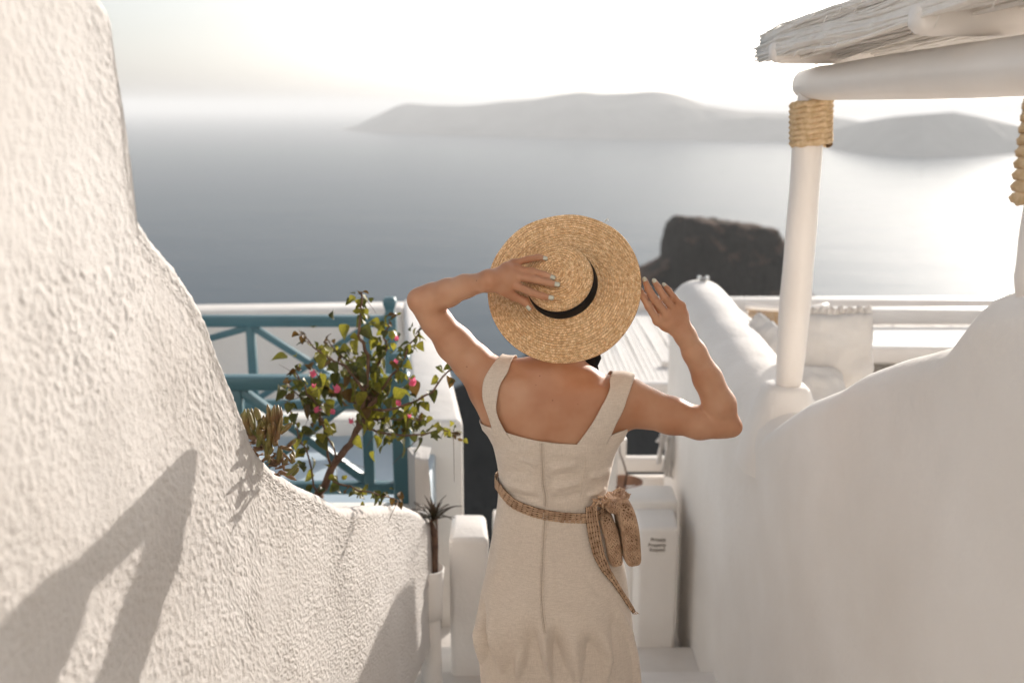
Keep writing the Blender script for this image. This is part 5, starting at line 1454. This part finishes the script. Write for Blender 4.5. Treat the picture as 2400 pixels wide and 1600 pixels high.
pts = [on_dress(u, v, .0003) for u, v in along(k2((842, 190), (838, 250), (825, 330), (812, 430)), 16)]
MB().tube([p for p in pts if p is not None], .0013, 6).build('dart_seam', M_linen, DR, smooth=True)

# ------------------------------------------------------------------ straw hat
HAT = thing('straw_hat', 'wide-brimmed woven straw hat with black ribbon on the woman\'s head', 'hat', tuple(HB))
def hat_pt(r, z, a):
    sx = 1.0; dirx = math.cos(a); diry = math.sin(a)
    return HB + hx * (r * dirx) + hy * (r * diry) + HA * z
def hat_lathe(prof, n, wave, uvscale):
    """prof: list of (r, z, v metres along); scalloped rows come from the profile"""
    V = []; UV = []
    m = len(prof)
    for r, z, vv in prof:
        for k in range(n):
            a = 2 * math.pi * k / n; w = wave(r, a)
            sc = 1 + (.055 * (math.cos(a - 2.2) ** 2)) * np.clip((r - .085) / .1, 0, 1)
            V.append(hat_pt(r * sc, z + w, a)); UV.append((a / (2 * math.pi), vv))
    return np.array(V), UV
pitch = .0062
def rows_profile(pts, inner_lift=.0032):
    """dense profile along pts with a scallop for each braid row"""
    pts = np.array(pts); d = np.r_[0, np.cumsum(np.hypot(*np.diff(pts, axis=0).T))]; nseg = int(d[-1] / pitch) * 5; out = []
    for t in np.linspace(0, d[-1], nseg):
        x = np.interp(t, d, pts[:, 0]); z = np.interp(t, d, pts[:, 1]); e = 1e-3
        dx = np.interp(min(t + e, d[-1]), d, pts[:, 0]) - np.interp(max(t - e, 0), d, pts[:, 0]); dz = np.interp(min(t + e, d[-1]), d, pts[:, 1]) - np.interp(max(t - e, 0), d, pts[:, 1]); L = math.hypot(dx, dz) + 1e-9
        ph = (t / pitch) % 1; sc = inner_lift * (abs(math.sin(math.pi * ph)) - .5)
        out.append((max(0.0, x - dz / L * sc), z + dx / L * sc, t))
    return out
def smoothprof(p, it=3):
    p = np.array(p, float)
    q = np.stack([np.interp(np.linspace(0, len(p) - 1, 80), range(len(p)), p[:, k]) for k in (0, 1)], 1)
    for _ in range(it): q[1:-1] = (q[:-2] + 2 * q[1:-1] + q[2:]) / 4
    return q
brim_p = smoothprof([(.0865, .004), (.100, .000), (.125, .0015), (.150, .003), (.175, .003), (.194, .000)])
crown_p = smoothprof([(.0868, .002), (.085, .03), (.0835, .055), (.080, .074), (.072, .0850), (.055, .0885), (.03, .0895), (.0005, .090)], 4)
crown_p[:, 1] *= HH / .090
def bwave(r, a):
    g = max(0.0, (r - .09) / .105); return g * (.006 * math.sin(2 * a + 1.0) + .004 * math.sin(3 * a + .4) + .0018 * math.sin(9 * a))
def cwave(r, a): return .0025 * math.sin(2 * a + .6) * (1 if r < .075 else .3)
def hat_part(name, pts, wave, n=360):
    pr = rows_profile(pts); V, UV = hat_lathe(pr, n, wave, 1)
    m = len(pr); Fq = grid_faces(m, n, cv=True)
    if name == 'crown': Fq = Fq[:, ::-1]
    me = np_mesh(name, V, Fq); uvl = me.uv_layers.new(name='braid')
    rr = np.array([p[0] for p in pr]); vv = np.array([p[2] for p in pr])
    idx = np.empty(len(me.loops), np.int32); me.loops.foreach_get('vertex_index', idx)
    row = idx // n; col = idx % n
    colf = col.reshape(-1, 4).copy(); wrap = (colf.max(1) - colf.min(1)) > n / 2
    colf = np.where(wrap[:, None] & (colf < n / 2), colf + n, colf).ravel()
    rowq = row.reshape(-1, 4).min(1).repeat(4)
    ring = np.floor(vv[rowq] / pitch) ; rmid = np.interp(vv[rowq], vv, rr)
    nb = np.maximum(6, np.round(2 * np.pi * np.interp((ring + .5) * pitch, vv, rr) / .0058))
    uu = colf / n * nb * .0058 + ring * .00217
    uvs = np.stack([uu, vv[row]], 1).astype(np.float32); uvl.data.foreach_set('uv', uvs.ravel())
    o = link(name, me, M_straw, HAT); s_ = o.modifiers.new('t', 'SOLIDIFY'); s_.thickness = .0018; s_.offset = -1
    return o
hat_part('brim', brim_p, bwave); hat_part('crown', crown_p, cwave)
# ribbon band
n = 180; V_ = []
for z, dr in ((.003, .0022), (.012, .0028), (.032, .0026), (.043, .0018)):
    for k in range(n):
        a = 2 * math.pi * k / n; r = float(np.interp(z, crown_p[:40, 1], crown_p[:40, 0])) + dr; V_.append(hat_pt(r, z + cwave(.08, a), a))
o = MB().add(V_, [tuple(f) for f in grid_faces(4, n, cv=True)]).build('ribbon', M_ribbon, HAT, smooth=True); s_ = o.modifiers.new('t', 'SOLIDIFY'); s_.thickness = .0015
# loose ribbon ends hanging behind the brim on the right
def tail(pxs, y, w, name='ribbon_tail'):
    V = []; m = 5
    for i, (u, v, ang) in enumerate(pxs):
        c = Py(u, v, y); 
        for j in range(m):
            s = (j / (m - 1) - .5) * w; V.append(c + Vector((s * math.cos(ang), s * math.sin(ang), .003 * math.sin(j * 1.4 + i))))
    o = MB().add(V, [tuple(f) for f in grid_faces(len(pxs), m)]).build(name, M_ribbon, HAT, smooth=True); s_ = o.modifiers.new('t', 'SOLIDIFY'); s_.thickness = .0012
tail([(1374, 790, .3), (1378, 815, .2), (1379, 845, .1), (1380, 870, .2), (1382, 892, .3)], 2.53, .046)
tail([(1385, 790, .2), (1392, 825, .1), (1396, 842, .0), (1388, 858, -.1), (1392, 876, .1), (1393, 890, .1)], 2.54, .030)
# a stray straw end on the rim
e0 = Vector(hat_pt(.194, .0, 1.05)); e1 = A3(Pd(1421, 516, 2.50))
MB().tube([A3(Pd(1418, 520, 2.505)), A3(Pd(1424, 512, 2.50)), A3(Pd(1426, 517, 2.495))], [.0010, .0009, .0006], 5).build('stray_straw', M_stamen, HAT, smooth=True)

# ------------------------------------------------------------------ raffia belt with pouch
BB = thing('belt_bag', 'woven raffia belt with a small pouch and loose tie end on the right hip', 'belt bag', tuple(Py(1420, 1200, 2.45)))
def stitch_mesh():
    n, m = 5, 6; V = []
    for i in range(n):
        t = i / (n - 1); r = math.sin(math.pi * (.10 + .80 * t))
        for k in range(m):
            a = 2 * math.pi * k / m; V.append(((t - .5), r * .5 * math.cos(a), r * .5 * math.sin(a)))
    return np.array(V), grid_faces(n, m, cv=True)
SV, SF = stitch_mesh()
class Weave:
    def __init__(s): s.V = []; s.F = []; s.n = 0
    def add(s, c, d, nrm, L, w, h):
        d = Vector(d).normalized(); nrm = Vector(nrm); nrm = (nrm - d * nrm.dot(d)).normalized(); sd = nrm.cross(d)
        M = np.array([d * L, sd * w, nrm * h]); s.V.append(SV @ M + np.array(c)); s.F.append(SF + s.n); s.n += len(SV)
    def build(s, name, m, parent):
        return tag(link(name, np_mesh(name, np.concatenate(s.V), np.concatenate(s.F)), m, parent), kind='stuff')
# belt: ring on the dress
zl, zr_ = bc[0].z, bc[-1].z
cl = []
NB = 150
cx, a_, b_, cy = [float(q) for q in torso.par(np.asarray(1.05))]
for k in range(NB):
    t = 2 * math.pi * k / NB; x = cx + (a_ + .012) * math.cos(t); y = cy + (b_ + .012) * math.sin(t)
    z = float(np.interp(x, [p.x for p in bc], [p.z for p in bc]))
    if math.sin(t) > 0: z = zl + (zr_ - zl) * ((x - bc[0].x) / (bc[-1].x - bc[0].x))
    cl.append((x, y, z))
cl = np.array(cl); cl2 = cl.copy()
cl = project(trunk_sdf, cl, .0125); cl[:, 2] = cl2[:, 2]
def belt_strip(pts, nrms, width, rows, weave, core, L=.0135, w=None, group=3):
    """stitched strip along pts; grouped in blocks with a bar between them"""
    n = len(pts); w0 = width
    acc = 0.0
    V = []
    for i in range(n):
        p = Vector(pts[i]); t = (Vector(pts[min(i + 1, n - 1)]) - Vector(pts[max(i - 1, 0)])).normalized(); nr = Vector(nrms[i]); sd = t.cross(nr).normalized()
        wi = width[i] if hasattr(width, '__len__') else width
        V.append([p + sd * (wi * s) - nr * .0015 for s in (-.5, -.17, .17, .5)])
    core.add([q for r_ in V for q in r_], [tuple(f) for f in grid_faces(n, 4)])
    d = np.r_[0, np.cumsum([ (Vector(pts[i + 1]) - Vector(pts[i])).length for i in range(n - 1)])]
    P_ = np.array(pts); Nn = np.array(nrms); Wd = np.array(width if hasattr(width, '__len__') else [width] * n)
    s = 0.0; blk = 0
    while s + L < d[-1]:
        c = s + L / 2; p = np.array([np.interp(c, d, P_[:, k]) for k in range(3)]); p2 = np.array([np.interp(c + .003, d, P_[:, k]) for k in range(3)]); nr = Vector([np.interp(c, d, Nn[:, k]) for k in range(3)]).normalized()
        t = Vector(p2 - p).normalized(); sd = t.cross(nr).normalized(); wi = float(np.interp(c, d, Wd)); k_ = max(2, int(round(rows * wi / max(Wd))))
        for j in range(k_):
            o_ = ((j + .5) / k_ - .5) * wi
            weave.add(Vector(p) + sd * (o_ + rng.gauss(0, .0004)) + nr * .0010, t + sd * rng.gauss(0, .10), nr, L * 1.12, wi / k_ * 1.05, .0050)
        s += L * .96
        # cross bar
        p = np.array([np.interp(s, d, P_[:, k]) for k in range(3)])
        if blk % 2 == 0:
            for j in range(k_): weave.add(Vector(p) + sd * (((j + .5) / k_ - .5) * wi) + nr * .0012, sd + t * .4, nr, wi / k_ * 1.1, .0042, .0042)
            s += .0028
        blk += 1
wv = Weave(); core = MB()
Nb = grad(trunk_sdf, cl); Nb[:, 2] = 0
belt_strip(list(cl) + [cl[0]], list(Nb) + [Nb[0]], .028, 5, wv, core)
wv.build('belt', M_raffia, BB); core.build('belt_core', M_raffia_core, BB, smooth=True)
# tie end
tl = [(1385, 1186), (1389, 1225), (1395, 1262), (1404, 1300), (1420, 1334), (1440, 1362), (1455, 1385), (1466, 1402), (1478, 1420), (1487, 1435)]
tw = [.030, .034, .034, .033, .030, .024, .016, .013, .014, .011]
tl_ = along(tl, 30); tpts = []; tnr = []
for u, v in tl_:
    q = on_dress(u, v, .008)
    if q is None or q.y > 2.47: q = Py(u, v, 2.435)
    tpts.append(q); tnr.append((C0 - q).normalized() + Vector((.25, 0, 0)))
tys = np.array([p.y for p in tpts]); tys = np.convolve(np.pad(tys, 3, mode='edge'), np.ones(7) / 7, 'valid')
tpts = [Py(u, v, float(y) - .006) for (u, v), y in zip(tl_, tys)]
wv = Weave(); core = MB(); belt_strip(tpts, tnr, list(np.interp(np.linspace(0, 1, 30), np.linspace(0, 1, len(tw)), tw)), 5, wv, core, L=.0125)
for k in range(5): wv.add(tpts[-1] + Vector((rng.gauss(0, .004), 0, rng.gauss(0, .004))), Vector((rng.gauss(0, 1), 0, rng.gauss(0, 1))), (0, -1, 0), .014, .0025, .0025)
wv.build('tie_end', M_raffia, BB); core.build('tie_core', M_raffia_core, BB, smooth=True)
# pouch: back gusset, body and outer flap, standing out from the hip; woven stitches on each face
def panel(name, quad, depth, thick, cols, rows_, round_=.018, lean=Vector((0, 0, 0))):
    """quad: four pixel corners (tl, tr, br, bl) at y = depth; extruded back by thick"""
    tl_, tr_, br_, bl_ = [Py(u, v, depth) for u, v in quad]
    wv = Weave(); V = []; n, m = 12, 16
    def S(a, b):
        # round the corners of the sheet a little
        p = tl_.lerp(tr_, a).lerp(bl_.lerp(br_, a), b); bul = .010 * math.sin(math.pi * a) * math.sin(math.pi * b); return p + Vector((0, -bul, 0)) + lean * b
    fr = [S(i / (n - 1), j / (m - 1)) for i in range(n) for j in range(m)]; bk_ = [p + Vector((0, thick, 0)) for p in fr]
    core = MB(); core.add(fr, [tuple(f) for f in grid_faces(n, m)]); core.add(bk_, [tuple(f[::-1]) for f in grid_faces(n, m)])
    edge = [i * m for i in range(n)] + [(n - 1) * m + j for j in range(1, m)] + [i * m + m - 1 for i in range(n - 2, -1, -1)] + [j for j in range(m - 2, 0, -1)]
    ev = [fr[e] for e in edge] + [bk_[e] for e in edge]; L_ = len(edge)
    core.add(ev, [(i, (i + 1) % L_, L_ + (i + 1) % L_, L_ + i) for i in range(L_)])
    core.build(name + '_lining', M_raffia_core, BB, smooth=False)
    for i in range(cols):
        for j in range(rows_):
            a = (i + .5 + (.25 if j % 2 else -.25) * .0) / cols; b = (j + .5) / rows_
            p = S(a, b); du = (S(min(1, a + .05), b) - S(max(0, a - .05), b)); dv = (S(a, min(1, b + .05)) - S(a, max(0, b - .05))); nr = dv.cross(du).normalized()
            if nr.y > 0: nr = -nr
            lu = du.length / (.1 if .05 <= a <= .95 else .05 + min(a, 1 - a)) / cols; lv = dv.length / (.1 if .05 <= b <= .95 else .05 + min(b, 1 - b)) / rows_
            sl = .55 if i % 2 else -.55
            wv.add(p + nr * .0010, dv.normalized() + du.normalized() * sl, nr, lv * 1.5, lu * 1.0, .0048)
    # stitched rim all round, front to back
    for e in range(L_):
        p = fr[edge[e]]; q = fr[edge[(e + 1) % L_]]
        for f in np.linspace(.12, .88, max(2, int(thick / .007))): wv.add((p + q) / 2 + Vector((0, thick * float(f), 0)), (q - p) + Vector((0, .003 * (1 if e % 2 else -1), 0)), ((p + q) / 2 - S(.5, .5)), (q - p).length * 1.25, .0065, .005)
    return wv.build(name, M_raffia, BB)
def soft(name, c_px, y, half, tilt, yaw, nu, nv, ex=3.0, top_pinch=0.0):
    """stitched, stuffed shape: superellipsoid with rows of stitches lying on it"""
    c = Py(*c_px, y); Rm = Matrix.Rotation(R(yaw), 3, 'Z') @ Matrix.Rotation(R(tilt), 3, 'Y'); hx_, hy_, hz_ = half
    def S(a, b):
        ca, sa, cb, sb = math.cos(a), math.sin(a), math.cos(b), math.sin(b); f = lambda q: math.copysign(abs(q) ** (2 / ex), q)
        p = Vector((hx_ * f(ca) * f(cb), hy_ * f(sa) * f(cb), hz_ * f(sb))); p.x *= 1 - top_pinch * (p.z / hz_ * .5 + .5); p.x += .0015 * math.sin(4 * p.z / hz_ + 1)
        return c + Rm @ p
    n, m = 40, 26; V = [S(2 * math.pi * i / n, -math.pi / 2 + math.pi * j / (m - 1)) for i in range(n) for j in range(m)]
    MB().add(V, [tuple(f) for f in grid_faces(n, m, cu=True)]).build(name + '_lining', M_raffia_core, BB, smooth=True)
    # stitches at even spacing, row after row along the meridian
    wv = Weave(); st = .0058; pit = 2 * hz_ / nv
    bs = np.linspace(-1.5707, 1.5707, 900); mer = np.array([tuple(S(math.pi / 2, q) * .5 + S(.0, q) * .5) for q in bs]); md = np.r_[0, np.cumsum(np.linalg.norm(np.diff(mer, axis=0), axis=1))]
    for r_i, t_ in enumerate(np.linspace(pit * .4, md[-1] - pit * .4, max(3, int(md[-1] / pit)))):
        bb = float(np.interp(t_, md, bs)); loop = [S(2 * math.pi * k / 160, bb) for k in range(161)]; lp2 = [S(2 * math.pi * k / 160, min(1.5706, bb + .01)) for k in range(161)]; lp1 = [S(2 * math.pi * k / 160, max(-1.5706, bb - .01)) for k in range(161)]
        d = np.r_[0, np.cumsum([(loop[k + 1] - loop[k]).length for k in range(160)])]; cnt = max(3, int(d[-1] / st)); L_ = np.array([tuple(q) for q in loop]); U_ = np.array([tuple(q - p) for q, p in zip(lp2, lp1)])
        for k in range(cnt):
            t = (k + .5 * (r_i % 2)) / cnt * d[-1]; p = Vector([np.interp(t, d, L_[:, q]) for q in range(3)]); p2 = Vector([np.interp(min(t + .002, d[-1]), d, L_[:, q]) for q in range(3)]); up_ = Vector([np.interp(t, d, U_[:, q]) for q in range(3)])
            tg = p2 - p
            if tg.length < 1e-7 or up_.length < 1e-9: continue
            up_.normalize(); tg.normalize(); nr = tg.cross(up_).normalized()
            if nr.dot(p - c) < 0: nr = -nr
            wv.add(p + nr * .0004, up_ + tg * (.6 if k % 2 else -.6) + Vector((rng.gauss(0, .08), rng.gauss(0, .08), 0)), nr, pit * 1.75, st * .95, .0060)
    wv.build(name, M_raffia, BB)
soft('pouch_body', (1430, 1256), 2.452, (.0170, .060, .069), -13, 4, 0, 25, 4.5)
soft('pouch_flap', (1469, 1240), 2.440, (.0205, .070, .084), -9, 6, 0, 30, 4.5, .0)
soft('pouch_top', (1440, 1178), 2.452, (.026, .060, .011), 8, 4, 0, 5, 3.0)
# knot and lit top of the pouch
wv = Weave()
for k in range(60):
    u = rng.uniform(1388, 1432); v = rng.gauss(1176, 7) - abs(u - 1412) * -.1; p = Py(u, v, 2.43 + rng.uniform(-.022, .04)); wv.add(p, (rng.gauss(0, 1), rng.gauss(0, .6), rng.gauss(0, 1)), (0, -1, .5), .017, .006, .0055)
for k in range(50):
    g = rng.random(); u = 1438 + 36 * g; v = 1160 - 14 * math.sin(math.pi * min(1, g * 1.2)) + rng.gauss(0, 2.5); p = Py(u, v, 2.415 + rng.uniform(-.002, .11)); wv.add(p, (rng.gauss(0, .6), rng.gauss(0, 1), rng.gauss(0, .4)), (0, -.3, 1), .014, .0055, .005)
wv.build('knot', M_raffia, BB)
